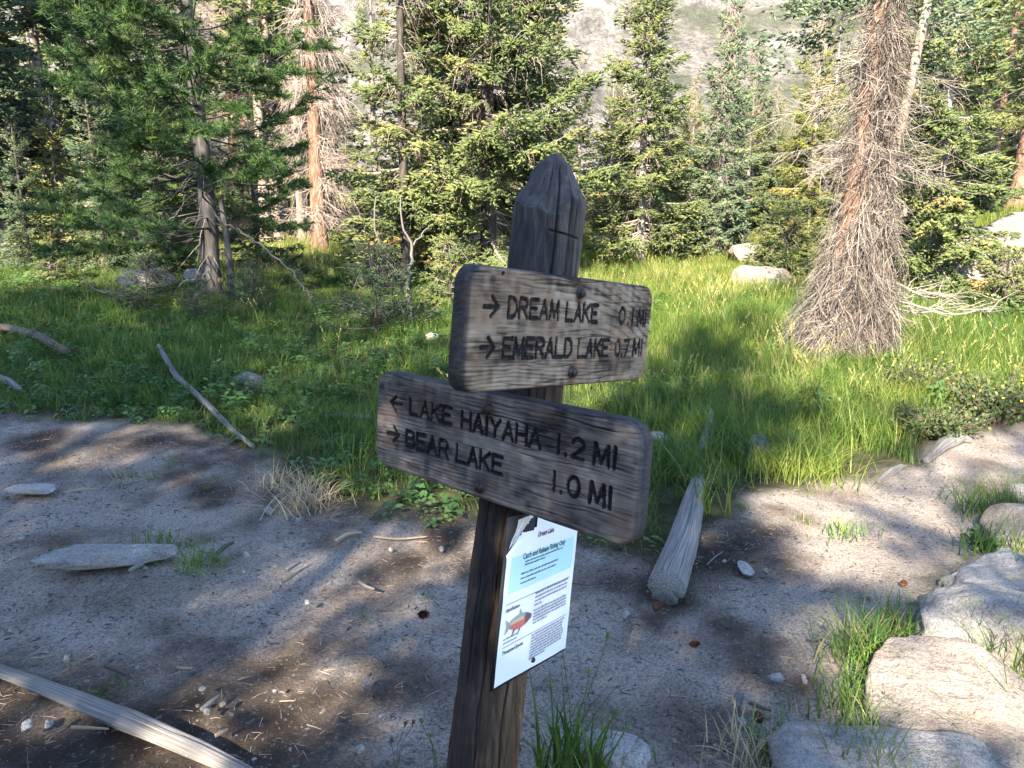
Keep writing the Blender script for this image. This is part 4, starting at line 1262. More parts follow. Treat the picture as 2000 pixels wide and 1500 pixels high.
def notice():
    U, V, n = frame(math.radians(58.3), .012, -.213)
    PW, PH = .341, .374
    c = rel([.0618, 1.686, -.851]) + .010 * n - .006 * U
    root = obj('notice', None, SIGN, label='white laminated fishing notice with a trout picture and folded corner')
    root.matrix_local = frame_matrix(U, V, n, c)
    w, h = PW / 2, PH / 2
    # dark backing, a touch larger
    bx = [(-w - .004, -h - .008), (w + .002, -h - .008), (w + .002, h), (-w - .004, h)]
    mb = MB()
    Vb = np.array([(a, b, z) for z in (-.003, -.008) for a, b in bx])
    mb.add(Vb, [(0, 1, 2, 3), (7, 6, 5, 4), (0, 4, 5, 1), (1, 5, 6, 2), (2, 6, 7, 3), (3, 7, 4, 0)])
    obj('backing', mb.mesh('backing', M['dark_board']), root)
    # sheet with its top left corner folded over; slightly buckled
    nx, ny = 60, 66
    gx, gy = np.meshgrid(np.linspace(-w, w, nx + 1), np.linspace(-h, h, ny + 1))
    gz = PZ(gx, gy)
    i = np.arange(ny)[:, None]; j = np.arange(nx)[None]
    Q = np.stack([i * (nx + 1) + j, i * (nx + 1) + j + 1, (i + 1) * (nx + 1) + j + 1, (i + 1) * (nx + 1) + j], -1).reshape(-1, 4)
    fa, fb = np.array([-w, .108]), np.array([-w + .112, h])           # crease of the bent, stained corner
    nrm = np.array([-(fb - fa)[1], (fb - fa)[0]]); nrm = nrm / np.linalg.norm(nrm)
    dist = (gx - fa[0]) * nrm[0] + (gy - fa[1]) * nrm[1]
    over = np.maximum(dist, 0)
    fz = gz + .30 * over + .003 * n2(gx, gy, 30, 8) * (over > 0) - .004 * np.exp(-(dist / .006) ** 2)
    X = np.stack([gx, gy, fz], -1).reshape(-1, 3)
    qc = X[Q].mean(1)
    fd = dist.reshape(-1)[Q].mean(1)
    tear = (fd < 0) & (fd > -.034) & (qc[:, 1] > .146 + .12 * (qc[:, 0] + .10)) & (qc[:, 0] < -.05) & (qc[:, 1] < .181)
    obj('sheet', mesh('sheet', X, Q[(fd <= 0) & ~tear], M['paper'], None, True), root)
    obj('bent_corner', mesh('bent_corner', X, Q[fd > 0], M['paper_back'], None, True), root, label='stained top left corner bent forward')
    sh = .027                                             # print runs a hair off level
    def pz(u, v): return PZ(u, v) + .0006
    def add_print(name, me, u, v, mat):
        co = np.empty(len(me.vertices) * 3, np.float32); me.vertices.foreach_get('co', co); co = co.reshape(-1, 3)
        uu, vv = co[:, 0] + u, co[:, 1] + v + sh * (co[:, 0] + u)
        co[:, 0], co[:, 1], co[:, 2] = uu, vv, pz(uu, vv) + .0006
        me.vertices.foreach_set('co', co.ravel()); me.materials.clear(); me.materials.append(mat); me.update()
        obj(name, me, root)
    S = lambda a: a * PW / .472
    # blue box under the rules of fishing
    k = 24
    bu, bv = np.meshgrid(np.linspace(S(-.208), S(.212), k), np.linspace(.020, .100, 8))
    bvv = bv + sh * bu
    Qb = np.stack([(np.arange(7)[:, None] * k + np.arange(k - 1)[None]), (np.arange(7)[:, None] * k + np.arange(k - 1)[None] + 1), ((np.arange(7)[:, None] + 1) * k + np.arange(k - 1)[None] + 1), ((np.arange(7)[:, None] + 1) * k + np.arange(k - 1)[None])], -1).reshape(-1, 4)
    obj('tinted_panel', mesh('tinted_panel', np.stack([bu, bvv, pz(bu, bvv)], -1), Qb, M['blue_tint'], None, True), root)
    add_print('heading', text_mesh('Dream Lake', .078, .12, 1.15), S(-.060), .130, M['red_ink'])
    add_print('heading', text_mesh('Catch and Release Fishing Only', .206, .12, 1.15), S(-.142), .0885, M['ink'])
    add_print('heading', text_mesh('Identification', .060, .12, 1.1), S(-.212), -.021, M['ink'])
    add_print('heading', text_mesh('Threatened Species', .090, .12, 1.1), S(-.210), -.116, M['ink'])
    # body copy, too small to read: word-sized strokes
    rng = np.random.default_rng(8)
    def copy_block(u0, u1, v0, v1, lines, ragged=.15, last=.4, h_=.0042):
        Vv, Qq = [], []
        for l in range(lines):
            v = v0 + (v1 - v0) * (l / max(1, lines - 1))
            end = u1 - (u1 - u0) * (rng.uniform(0, ragged) if l < lines - 1 else 1 - last)
            u = u0
            while u < end - .004:
                wd = min(rng.uniform(.006, .020), end - u)
                x = u
                while x < u + wd:                         # letters as tiny uprights
                    lw = rng.uniform(.0009, .0022); hh = h_ * rng.choice([.62, .62, .95])
                    b = len(Vv)
                    for a, q in ((x, v), (x + lw * .62, v), (x + lw * .62 + .0003, v + hh), (x + .0003, v + hh)):
                        q2 = q + sh * a
                        Vv.append((a, q2, float(.0012)))
                    Qq.append((b, b + 1, b + 2, b + 3))
                    x += lw
                u += wd + .0028
        Vv = np.array(Vv); Vv[:, 2] = pz(Vv[:, 0], Vv[:, 1]) + .0006
        obj('small_print', mesh('small_print', Vv, np.array(Qq), M['ink'], None, False), root)
    copy_block(S(-.125), S(.132), .0795, .072, 2, .05, .5, .005)
    copy_block(S(-.143), S(.107), .0535, .032, 3, .08, .4, .005)
    copy_block(S(-.034), S(.208), -.008, -.036, 4, .1, .2, .0052)
    copy_block(S(-.034), S(.208), -.049, -.079, 5, .1, .4, .0052)
    copy_block(S(-.212), S(-.120), -.083, -.092, 2, .1, .9, .0042)
    copy_block(S(-.034), S(.203), -.108, -.164, 9, .08, .45, .0052)
    for v in (-.004, -.100):
        u = np.linspace(S(-.212), S(.212), 30)
        lo = np.stack([u, v + sh * u, pz(u, v + sh * u) + .0004], -1); hi = lo + np.array([0, .0011, 0])
        X = np.stack([lo, hi], 1).reshape(-1, 3); b = np.arange(29) * 2
        obj('rule_line', mesh('rule_line', X, np.stack([b, b + 2, b + 3, b + 1], -1), M['ink'], None, False), root)
    # trout, facing right
    fu, fv, fl = S(-.208), -.0545, S(.160)
    def sheet_poly(name, pts, mat, dz):
        a = np.array(pts); u = fu + a[:, 0] * fl; v = fv + a[:, 1] * fl
        v = v + sh * u
        X = np.stack([u, v, pz(u, v) + dz], -1)
        me = bpy.data.meshes.new(name); me.from_pydata(X.tolist(), [], [tuple(range(len(X)))]); me.materials.append(mat)
        obj(name, me, root)
    t = np.linspace(0, 1, 18)
    up_ = .02 + .125 * np.clip(np.sin(np.pi * (.12 + .86 * t)), 0, 1) ** .8
    dn_ = -.02 - .13 * np.sin(np.pi * (.10 + .87 * t)) ** .9
    xx = .17 + .83 * t
    sheet_poly('trout_picture', list(zip(xx, up_)) + list(zip(xx[::-1], dn_[::-1])), M['fish_red'], .0008)
    sheet_poly('trout_picture', list(zip(xx, up_)) + list(zip(xx[::-1], up_[::-1] * .45 + .01)), M['fish_grey'], .0011)
    sheet_poly('trout_picture', list(zip(xx[:12], up_[:12] * .45 + .01)) + list(zip(xx[11::-1], up_[11::-1] * .0 + .0)), M['fish_gold'], .0011)
    sheet_poly('trout_picture', list(zip(xx[12:], up_[12:])) + list(zip(xx[:11:-1], dn_[:11:-1])), M['fish_dark'], .0013)
    sheet_poly('trout_picture', [(.19, .03), (.0, .15), (.05, .0), (.0, -.15), (.19, -.03)], M['fish_grey'], .001)
    sheet_poly('trout_picture', [(.50, .13), (.52, .26), (.62, .14)], M['fish_grey'], .001)
    sheet_poly('trout_picture', [(.33, -.10), (.26, -.26), (.40, -.12)], M['fish_dark'], .001)
    sheet_poly('trout_picture', [(.55, -.14), (.50, -.28), (.60, -.15)], M['fish_dark'], .001)
    # rusty screw
    a = np.arange(14) * 2 * np.pi / 14
    prof = [(0.0001, .0065), (.004, .0058), (.0065, .003), (.0068, -.03)]
    Vs = np.concatenate([np.stack([S(-.004) + r * np.cos(a), -.170 + r * np.sin(a), 0 * a + z], -1) for r, z in prof])
    Qs = np.array([(k * 14 + s_, (k + 1) * 14 + s_, (k + 1) * 14 + (s_ + 1) % 14, k * 14 + (s_ + 1) % 14) for k in range(3) for s_ in range(14)])
    obj('screw', mesh('screw', Vs, Qs, M['bolt'], None, True), root)
notice()

# ------------------------------------------------------------------ rocks
def granite(name, stops, streak=1.0, lichen=0.0):
    m, nt, b = new_mat(name)
    tc = N_(nt, 'ShaderNodeTexCoord').outputs['Object']
    mp = N_(nt, 'ShaderNodeMapping'); mp.inputs['Scale'].default_value = (5, 30, 30); mp.inputs['Rotation'].default_value = (.3, .25, .5)
    nt.links.new(tc, mp.inputs[0])
    f = noise_(nt, 1.0, 7, .68, mp.outputs[0], .5)
    g = noise_(nt, 10, 6, .6, tc)
    t = math_(nt, 'ADD', math_(nt, 'MULTIPLY', f, .55 * streak), math_(nt, 'MULTIPLY', g, 1 - .55 * streak))
    col = ramp_(nt, t, stops)
    sp = noise_(nt, 210, 2, .7, tc)
    sp2 = noise_(nt, 85, 3, .7, tc)
    col = mix_(nt, .55, col, ramp_(nt, sp2, [(.38, (.30, .29, .29)), (.5, (.95, .95, .95)), (.62, (1, 1, 1))]), 'MULTIPLY')
    col = mix_(nt, .5, col, ramp_(nt, sp, [(.36, (.16, .15, .15)), (.5, (.85, .85, .85)), (.7, (1, 1, 1))]), 'MULTIPLY')
    big = noise_(nt, 3.2, 4, .55, tc)
    col = mix_(nt, math_(nt, 'MULTIPLY', ramp_(nt, big, [(.5, (0, 0, 0)), (.68, (1, 1, 1))]), .5), col, (.24, .17, .12))
    if lichen:
        l = ramp_(nt, noise_(nt, 16, 5, .7, tc), [(.55, (0, 0, 0)), (.62, (1, 1, 1))])
        col = mix_(nt, math_(nt, 'MULTIPLY', l, lichen), col, (.30, .34, .14))
    nt.links.new(col, b.inputs['Base Color'])
    mid = noise_(nt, 26, 6, .75, tc, .4)
    bump_(nt, b, math_(nt, 'ADD', math_(nt, 'ADD', f, mid), math_(nt, 'MULTIPLY', sp, .3)), .95, .022)
    return m
M['granite'] = granite('granite', [(.28, (.16, .152, .147)), (.45, (.30, .288, .278)), (.6, (.42, .405, .385)), (.78, (.54, .52, .495))], 1.0, .25)
M['granite_warm'] = granite('warm_granite', [(.28, (.14, .12, .104)), (.45, (.28, .243, .21)), (.62, (.385, .337, .293)), (.8, (.48, .43, .38))])
M['granite_blue'] = granite('dark_granite', [(.28, (.06, .07, .075)), (.45, (.13, .145, .15)), (.6, (.22, .235, .23)), (.78, (.38, .38, .36))], .8, .6)
M['stone'] = granite('pale_stone', [(.28, (.24, .232, .222)), (.45, (.41, .395, .38)), (.6, (.54, .52, .495)), (.78, (.68, .655, .63))], .5)

_ico = {}
def ico(sub):
    if sub not in _ico:
        bm = bmesh.new()
        bmesh.ops.create_icosphere(bm, subdivisions=sub, radius=1)
        V = np.array([v.co[:] for v in bm.verts]); F = np.array([[v.index for v in f.verts] for f in bm.faces])
        bm.free()
        _ico[sub] = (V, F)
    return _ico[sub]

def rock_mesh(seed, dims, sub=4, rough=.16, cuts=7, flat=.0, mat='granite', box=.6, cutr=(.62, .95), smooth=True, tiltcuts=None):
    V, F = ico(sub)
    rng = np.random.default_rng(seed)
    X = np.sign(V) * np.abs(V) ** (1 - .45 * box)
    X = X / np.maximum(1e-6, (np.abs(X) ** 3).sum(1, keepdims=True) ** (1 / 3))
    for _ in range(cuts):
        n = norm(rng.normal(0, 1, 3) * np.array([1, 1, .7]))
        c = rng.uniform(*cutr)
        d = X @ n - c
        X = X - np.maximum(d, 0)[:, None] * n * .93
    for n, c in (tiltcuts or []):
        n = norm(np.array(n, float)); d = X @ n - c
        X = X - np.maximum(d, 0)[:, None] * n * .96
    X = X * (1 + rough * fbm(X * 1.6 + seed, 3, seed))[:, None]
    X = X + norm(V) * (.035 * fbm(X * 5 + seed, 4, seed + 3) + .012 * fbm(X * np.array([8, 22, 22]) + seed, 3, seed + 5))[:, None]
    X = X + norm(V) * (.03 * (np.abs(fbm(X * np.array([2.2, 4.5, 4.5]) + seed * 3, 3, seed + 8)) - .2))[:, None]
    X = X * np.array(dims) / 2
    if flat: X[:, 2] = np.maximum(X[:, 2], -dims[2] * flat)
    return mesh('rock', X, None, M[mat], None, smooth, F)

def rock(name, label, px, py, wpx, deppx, hpx, seed, rz=0, sink=.35, mat='granite', sub=4, cat='rock', group=None, tilt=(0, 0), **kw):
    """px,py: where its middle stands on the ground in the photograph; sizes in photo pixels at that distance"""
    p = at(px, py)
    s = psize(1, p)
    dims = (wpx * s, deppx * s, hpx * s)
    o = obj(name, rock_mesh(seed, dims, sub, mat=mat, **kw), label=label, cat=cat, group=group)
    o.location = (p[0], p[1], p[2] + dims[2] * (.5 - sink))
    o.rotation_euler = (tilt[0], tilt[1], rz)
    return o

BOULDERS = [
    dict(label='big flat grey boulder cut off by the bottom edge of the picture', px=1770, py=1560, wpx=500, deppx=400, hpx=170, seed=3, rz=-.15, sink=.45, sub=5, tiltcuts=[((-.1, -.25, 1), .62)]),
    dict(label='large pale sunlit boulder sloping towards the trail behind the bottom boulder', px=1875, py=1405, wpx=330, deppx=330, hpx=215, seed=14, rz=-.45, sink=.45, mat='granite_warm', sub=5, tiltcuts=[((-.35, -.55, 1), .45)]),
    dict(label='rounded grey boulder half shaded behind the large pale boulder', px=1945, py=1262, wpx=270, deppx=230, hpx=170, seed=22, rz=-.3, sink=.40, box=.2, cuts=4, sub=5),
    dict(label='flat grey boulder bordering the bend of the trail at the right', px=1975, py=1140, wpx=310, deppx=170, hpx=110, seed=31, rz=.1, sink=.42, box=.3, sub=5, tiltcuts=[((0, -.2, 1), .6)]),
    dict(label='tan boulder behind a leafy weed at the right edge of the trail', px=1985, py=1050, wpx=150, deppx=130, hpx=95, seed=44, rz=.4, sink=.4, mat='granite_warm'),
    dict(label='small upright stone at the right picture edge above the tan boulder', px=2005, py=990, wpx=70, deppx=70, hpx=75, seed=47, sink=.35),
    dict(label='long pale slab half buried in the dirt at the left', px=205, py=1082, wpx=270, deppx=90, hpx=30, seed=52, rz=.16, sink=.55, mat='granite', box=.1, cuts=4, tiltcuts=[((.1, -.2, 1), .75)]),
    dict(label='thin flat pale stone lying at the left edge of the worn dirt', px=62, py=956, wpx=96, deppx=50, hpx=14, seed=57, rz=.05, sink=.35, mat='stone', sub=3),
    dict(label='blue grey lichen spotted rock sitting in the left meadow', px=490, py=762, wpx=86, deppx=70, hpx=48, seed=63, rz=.2, sink=.3, mat='granite_blue', sub=4, cuts=10, cutr=(.55, .85)),
    dict(label='pale rock under the pine boughs at the back of the left meadow', px=300, py=556, wpx=110, deppx=80, hpx=46, seed=68, rz=.1, sink=.3, mat='granite'),
    dict(label='second pale rock in the shade just behind the pine trunk', px=385, py=552, wpx=60, deppx=50, hpx=40, seed=69, rz=.8, sink=.3, mat='granite'),
    dict(label='small white stone in the grass left of the upper sign', px=844, py=662, wpx=30, deppx=22, hpx=16, seed=71, sink=.2, mat='stone', sub=3),
    dict(label='smooth grey stone in the grass touching the right end of the lower sign', px=1282, py=868, wpx=46, deppx=40, hpx=30, seed=75, sink=.2, mat='stone', sub=3),
    dict(label='white weathered rock between the grass stems right of the post foot', px=1205, py=1478, wpx=150, deppx=90, hpx=50, seed=82, rz=-.4, sink=.3, mat='stone'),
    dict(label='lichen covered grey rock in the tall grass behind the cut log', px=1478, py=898, wpx=60, deppx=50, hpx=70, seed=86, sink=.3, mat='granite_blue'),
    dict(label='bright white rock slab in the far grass left of the skirted tree', px=1505, py=556, wpx=150, deppx=100, hpx=66, seed=93, rz=.3, sink=.35, mat='granite_warm', cuts=12, cutr=(.5, .9), box=.1),
    dict(label='sunlit pale boulder further back right of the small pointed spruce', px=1460, py=512, wpx=130, deppx=90, hpx=66, seed=95, rz=1.0, sink=.35, mat='granite_warm', cuts=12, box=.1, cutr=(.5, .9)),
    dict(label='great pinkish granite slab rising at the right edge below the pines', px=1975, py=560, wpx=330, deppx=260, hpx=240, seed=97, rz=.3, sink=.3, mat='granite_warm', sub=5, tiltcuts=[((-.4, -.3, 1), .5)]),
    dict(label='small pale rock on the slope below the great pinkish slab', px=1905, py=545, wpx=70, deppx=60, hpx=34, seed=99, sink=.3, mat='granite_warm', sub=3),
    dict(label='flat pale rock between the skirted tree and the great pinkish slab', px=1850, py=525, wpx=50, deppx=50, hpx=26, seed=98, sink=.3, mat='granite_warm', sub=3),
]
for b in BOULDERS:
    b = dict(b)
    rock('boulder' if b['wpx'] > 200 else 'rock', **b)

STONES = [  # px, py, width, height, note
    (40, 1054, 17, 12, 'small white stone left of the long pale slab'), (65, 1114, 15, 10, 'small white stone below the left tip of the long pale slab'),
    (131, 1292, 17, 14, 'sunlit round stone above the grey plank log'), (55, 1424, 32, 18, 'angular white stone below the grey plank log at the left'),
    (95, 1418, 24, 16, 'flat stone right beside the angular white stone'), (20, 1236, 22, 14, 'grey stone at the left picture edge above the plank log'),
    (481, 1086, 17, 12, 'white stone beside the weathered wood splinters'), (524, 1001, 19, 14, 'angular pale stone below the straw clump'),
    (582, 1019, 10, 9, 'tiny pale stone right of the angular pale stone'), (370, 1043, 10, 8, 'tiny stone right of the long pale slab'),
    (716, 1338, 19, 13, 'round bluish stone in the dust left of the post'), (1457, 1113, 54, 12, 'long flat white stone beside the cut log on the trail'),
    (1511, 1329, 40, 16, 'pointed white flat stone in the middle of the trail'), (1440, 1380, 36, 30, 'dark grey cube shaped stone on the trail near the bottom'),
    (1450, 1412, 18, 11, 'small white stone below the cube shaped stone'), (1224, 1203, 20, 10, 'flat pale stone below the sawn end of the log'),
    (1431, 1204, 14, 10, 'grey pebble in the middle of the trail'), (1304, 1352, 8, 8, 'tiny white pebble in the trail dust'),
    (1612, 1226, 14, 10, 'grey pebble near the grass tuft on the boulder bank'), (600, 1180, 14, 10, 'white stone beside the pale wood chips'),
    (508, 1183, 12, 9, 'bluish stone in the dirt left of the pale wood chips'), (405, 1394, 16, 12, 'grey stone beside the short grey stick'), (690, 1455, 16, 18, 'white stone near the dark seed heads'),
    (100, 1265, 14, 11, 'blue grey stone in the dirt above the sunlit round stone'), (1570, 1325, 13, 9, 'pale pebble right of the pointed white flat stone'), (700, 1466, 26, 9, 'flat grey stone at the bottom left of the post')]
for i, (px, py, w, h, lab) in enumerate(STONES):
    cube = 'cube' in lab
    rock('stone', lab, px, py, w, w * .75, h * 1.2, 300 + i, rz=i * 1.3, sink=.25, mat='granite_blue' if 'dark' in lab else ('stone' if 'white' in lab or 'pale' in lab else 'granite'), sub=3, cat='stone', cuts=9, cutr=(.5, .85), smooth=False)
rng = np.random.default_rng(44)
for k in range(46):
    for _ in range(50):
        px, py = rng.uniform(0, 1650), rng.uniform(1020, 1495)
        p = at(px, py)
        if meadow_d(p[0], p[1]) < -.1 and bank_d(p[0], p[1]) < -.05: break
    w = rng.uniform(7, 15)
    rock('stone', 'little pale stone lying loose on the bare trail dirt', px, py, w, w * .8, w * .7, 400 + k, rz=rng.uniform(0, 6), sink=.2, mat=rng.choice(['stone', 'granite', 'granite_warm']), sub=2, cat='stone', group='little stones on the trail dirt', cuts=6, cutr=(.5, .9), smooth=False)

# ------------------------------------------------------------------ logs and sticks
def wood_mat(name, stops, scale=(60, 60, 6)):
    m, nt, b = new_mat(name)
    tc = N_(nt, 'ShaderNodeTexCoord').outputs['UV']
    f = noise_(nt, 1, 6, .7, attr_vec(nt, 'along'), .3)
    col = ramp_(nt, f, stops)
    nt.links.new(col, b.inputs['Base Color'])
    bump_(nt, b, f, .7, .008)
    return m
def attr_vec(nt, name):
    n = N_(nt, 'ShaderNodeAttribute', attribute_name=name)
    return n.outputs['Vector']
M['dry_wood'] = wood_mat('dry_grey_wood', [(.32, (.045, .040, .037)), (.45, (.15, .139, .128)), (.6, (.25, .235, .217)), (.75, (.35, .33, .305))])
M['brown_wood'] = wood_mat('brown_wood', [(.3, (.04, .028, .022)), (.5, (.11, .08, .065)), (.7, (.20, .165, .14))])
M['mottled_wood'] = wood_mat('mottled_wood', [(.36, (.02, .018, .016)), (.46, (.085, .077, .07)), (.56, (.22, .208, .192)), (.7, (.36, .345, .32))])
M['tan_wood'] = wood_mat('tan_wood', [(.3, (.16, .11, .07)), (.5, (.33, .25, .17)), (.7, (.50, .40, .29))])

def log_mesh(C, R, mat, seed, sides=20, flat=1.0, rough=.12, cracks=5, ln_scale=2.6, ring_scale=72.0, sub=1):
    """a log along centre line C (K,3) with radii R (K)"""
    C = np.asarray(C, float); K = len(C)
    V, Q, T = tubes(C[None], np.asarray(R, float)[None], sides, True)
    ring = V[:K * sides].reshape(K, sides, 3)
    th = np.arange(sides) * 2 * np.pi / sides
    s = np.concatenate([[0], np.cumsum(np.linalg.norm(np.diff(C, axis=0), axis=1))])
    q = np.stack([np.broadcast_to(np.cos(th) * 1.6, (K, sides)), np.broadcast_to(np.sin(th) * 1.6, (K, sides)), np.broadcast_to(s[:, None] * 4, (K, sides))], -1)
    disp = 1 + rough * fbm(q + seed, 4, seed)
    rng = np.random.default_rng(seed)
    for _ in range(cracks):
        a = rng.uniform(0, 6.28)
        aa = a + .25 * np.sin(s * 4 + a)
        g = np.exp(-(((th[None] - aa[:, None] + np.pi) % (2 * np.pi) - np.pi) / (4.2 / sides)) ** 2)
        disp = disp - .14 * g * sstep(0, .1, rng.uniform(-.1, .3) + .3 * np.sin(s * 3 + a))[:, None]
    rel_ = (ring - C[:, None]) * disp[..., None]
    rel_[..., 2] *= flat
    ring = C[:, None] + rel_
    V[:K * sides] = ring.reshape(-1, 3)
    me = mesh('log', V, Q, M[mat], None, True, T)
    al = np.zeros((len(V), 3), np.float32)
    al[:K * sides] = np.stack([np.broadcast_to(np.cos(th) * ring_scale / 6, (K, sides)), np.broadcast_to(np.sin(th) * ring_scale / 6, (K, sides)), np.broadcast_to(s[:, None] * ln_scale, (K, sides))], -1).reshape(-1, 3)
    al[K * sides:] = [0, 0, 3]
    at_ = me.attributes.new('along', 'FLOAT_VECTOR', 'POINT'); at_.data.foreach_set('vector', al.ravel())
    return me

def lay_log(name, label, pts, wpx, mat, seed, cat='log', lift=.5, K=60, group=None, hup=None, **kw):
    """pts: photo pixels along its middle, wpx: its widths there"""
    G = np.array([at(*p) for p in pts]); W = np.array([psize(w, g) for w, g in zip(wpx, G)]) / 2
    u = np.linspace(0, len(G) - 1, K); b = np.arange(len(G))
    C = np.stack([np.interp(u, b, G[:, i]) for i in range(3)], -1); R = np.interp(u, b, W)
    if len(G) > 2:                                        # soften the kinks
        for _ in range(K // 8): C[1:-1] = (C[:-2] + 2 * C[1:-1] + C[2:]) / 4
    C[:, 2] = np.interp(u, b, G[:, 2]) + R * lift * 2 * kw.get('flat', 1.0) * .5
    if hup is not None: C[:, 2] += np.interp(u, b, hup)
    o = C[K // 2].copy()
    return obj(name, log_mesh(C - o, R, mat, seed, **kw), label=label, cat=cat, group=group, loc=tuple(o))

lay_log('cut_log', 'pale cracked split log with a sawn end pointing at the trail beside the sign', [(1300, 1172), (1330, 1090), (1350, 1010), (1366, 930)], [74, 60, 46, 22], 'dry_wood', 3, lift=.7, sides=40, K=90, cracks=9, rough=.08)
lay_log('plank_log', 'flat weathered grey split log running across the bottom left corner', [(-60, 1290), (100, 1350), (250, 1410), (380, 1465), (520, 1530)], [24, 36, 50, 46, 26], 'dry_wood', 5, lift=.3, sides=40, K=140, cracks=10, flat=.55, rough=.09)
lay_log('fallen_branch', 'mottled thin fallen trunk slanting down the left meadow to the dirt', [(312, 700), (345, 752), (400, 800), (450, 845), (496, 880)], [9, 12, 12, 11, 9], 'mottled_wood', 7, lift=1.5, sides=14, K=110, cracks=3, rough=.2, hup=[.10, .05, .03, .01, 0])
lay_log('fallen_branch', 'dark brown curved fallen branch entering from the left edge', [(-60, 655), (20, 660), (75, 676), (132, 700)], [13, 15, 18, 17], 'brown_wood', 9, lift=1.4, sides=14, K=70, cracks=3, rough=.16, hup=[.05, .06, .05, .0])
lay_log('fallen_branch', 'short pale stick in the grass at the left edge below the dark branch', [(-20, 742), (20, 756), (45, 772)], [14, 14, 9], 'dry_wood', 10, lift=1.6, sides=10, K=24)
lay_log('fallen_branch', 'pale dry stick lying in the grass left of the lower sign', [(632, 822), (668, 820), (725, 823)], [8, 10, 8], 'dry_wood', 12, lift=2.0, sides=9, K=30, rough=.25)
lay_log('root', 'pale twisted root end at the grassy far bend of the trail', [(1808, 905), (1840, 878), (1870, 862), (1898, 866)], [14, 26, 30, 14], 'mottled_wood', 15, cat='root', lift=.6, sides=18, K=50, rough=.3, cracks=6)
lay_log('root', 'small weathered root at the grass edge before the twisted root end', [(1715, 945), (1740, 926), (1762, 912)], [10, 18, 8], 'mottled_wood', 16, cat='root', lift=.5, sides=14, K=30, rough=.3, cracks=4)
lay_log('stump', 'broken pale rotten stub standing in the grass above the cut log', [(1372, 895), (1383, 862), (1388, 835)], [30, 20, 10], 'dry_wood', 17, cat='stump', lift=.7, sides=14, K=30, rough=.35, cracks=5, hup=[0, .06, .12])
lay_log('wood_splinter', 'broad grey weathered wood splinter beside the dry grass tuft', [(425, 1095), (455, 1072), (490, 1056)], [20, 24, 12], 'dry_wood', 18, cat='wood', lift=.3, sides=12, K=24, flat=.45, cracks=4)
lay_log('wood_splinter', 'thinner dark wood splinter lying against the broad grey one', [(424, 1085), (438, 1072), (455, 1062)], [8, 10, 6], 'brown_wood', 19, cat='wood', lift=.9, sides=8, K=14)
for pts, w, mat, lab in [
    ([(252, 1119), (268, 1110), (282, 1104)], 9, 'dry_wood', 'short thick grey stick below the long pale slab'),
    ([(655, 1060), (680, 1046), (708, 1042)], 8, 'tan_wood', 'brown forked stick on the dirt below the straw clump'),
    ([(730, 1050), (780, 1055), (835, 1049)], 4, 'tan_wood', 'long thin pale curved twig on the dark dirt'),
    ([(552, 1139), (566, 1130), (580, 1121)], 9, 'tan_wood', 'tan wood chip stick in the middle of the dirt'),
    ([(560, 1116), (574, 1107), (586, 1100)], 8, 'dry_wood', 'grey wood chip just above the tan one'),
    ([(394, 1390), (412, 1376), (429, 1361)], 10, 'dry_wood', 'short straight grey stick in the dust above the plank log'),
    ([(420, 1440), (433, 1434), (445, 1427)], 9, 'tan_wood', 'small tan stick near the grey plank log'),
    ([(140, 1422), (175, 1424), (212, 1425)], 6, 'tan_wood', 'straight brown twig below the grey plank log'),
    ([(206, 1303), (228, 1311), (250, 1320)], 9, 'brown_wood', 'dark brown stick above the plank log'),
    ([(700, 1138), (715, 1148), (732, 1152)], 6, 'dry_wood', 'pale crooked twig on the dark dirt'),
    ([(345, 1306), (360, 1308), (376, 1306)], 6, 'tan_wood', 'tan twig in the sunny patch of dirt'),
    ([(60, 1288), (85, 1286), (112, 1278)], 4, 'tan_wood', 'thin twig left of the sunlit round stone'),
    ([(1380, 1105), (1395, 1090), (1412, 1078)], 3, 'dry_wood', 'thin pale twig right of the cut log'),
    ([(1464, 1375), (1484, 1384), (1506, 1390)], 8, 'brown_wood', 'dark stick right of the cube shaped stone'),
    ([(1575, 1250), (1590, 1256), (1605, 1250)], 5, 'brown_wood', 'small dark twig at the right of the trail'),
    ([(1384, 1275), (1395, 1285), (1403, 1292)], 4, 'dry_wood', 'thin pale twig near the pine cone on the trail'),
    ([(1115, 1140), (1135, 1143), (1152, 1145)], 4, 'brown_wood', 'crooked dark twig right of the notice'),
    ([(125, 964), (150, 960), (195, 955)], 5, 'tan_wood', 'pale straw coloured twig right of the thin flat stone'),
    ([(240, 948), (262, 944), (280, 938)], 4, 'dry_wood', 'grey twig at the grass edge on the left'),
    ([(1130, 1285), (1134, 1298), (1128, 1312)], 6, 'dry_wood', 'pale short stick right of the post among grass stems')]:
    lay_log('stick', lab, pts, [w, w * 1.1, w * .7], mat, len(lab), cat='stick', lift=.8, sides=8, K=16, cracks=1, rough=.15)
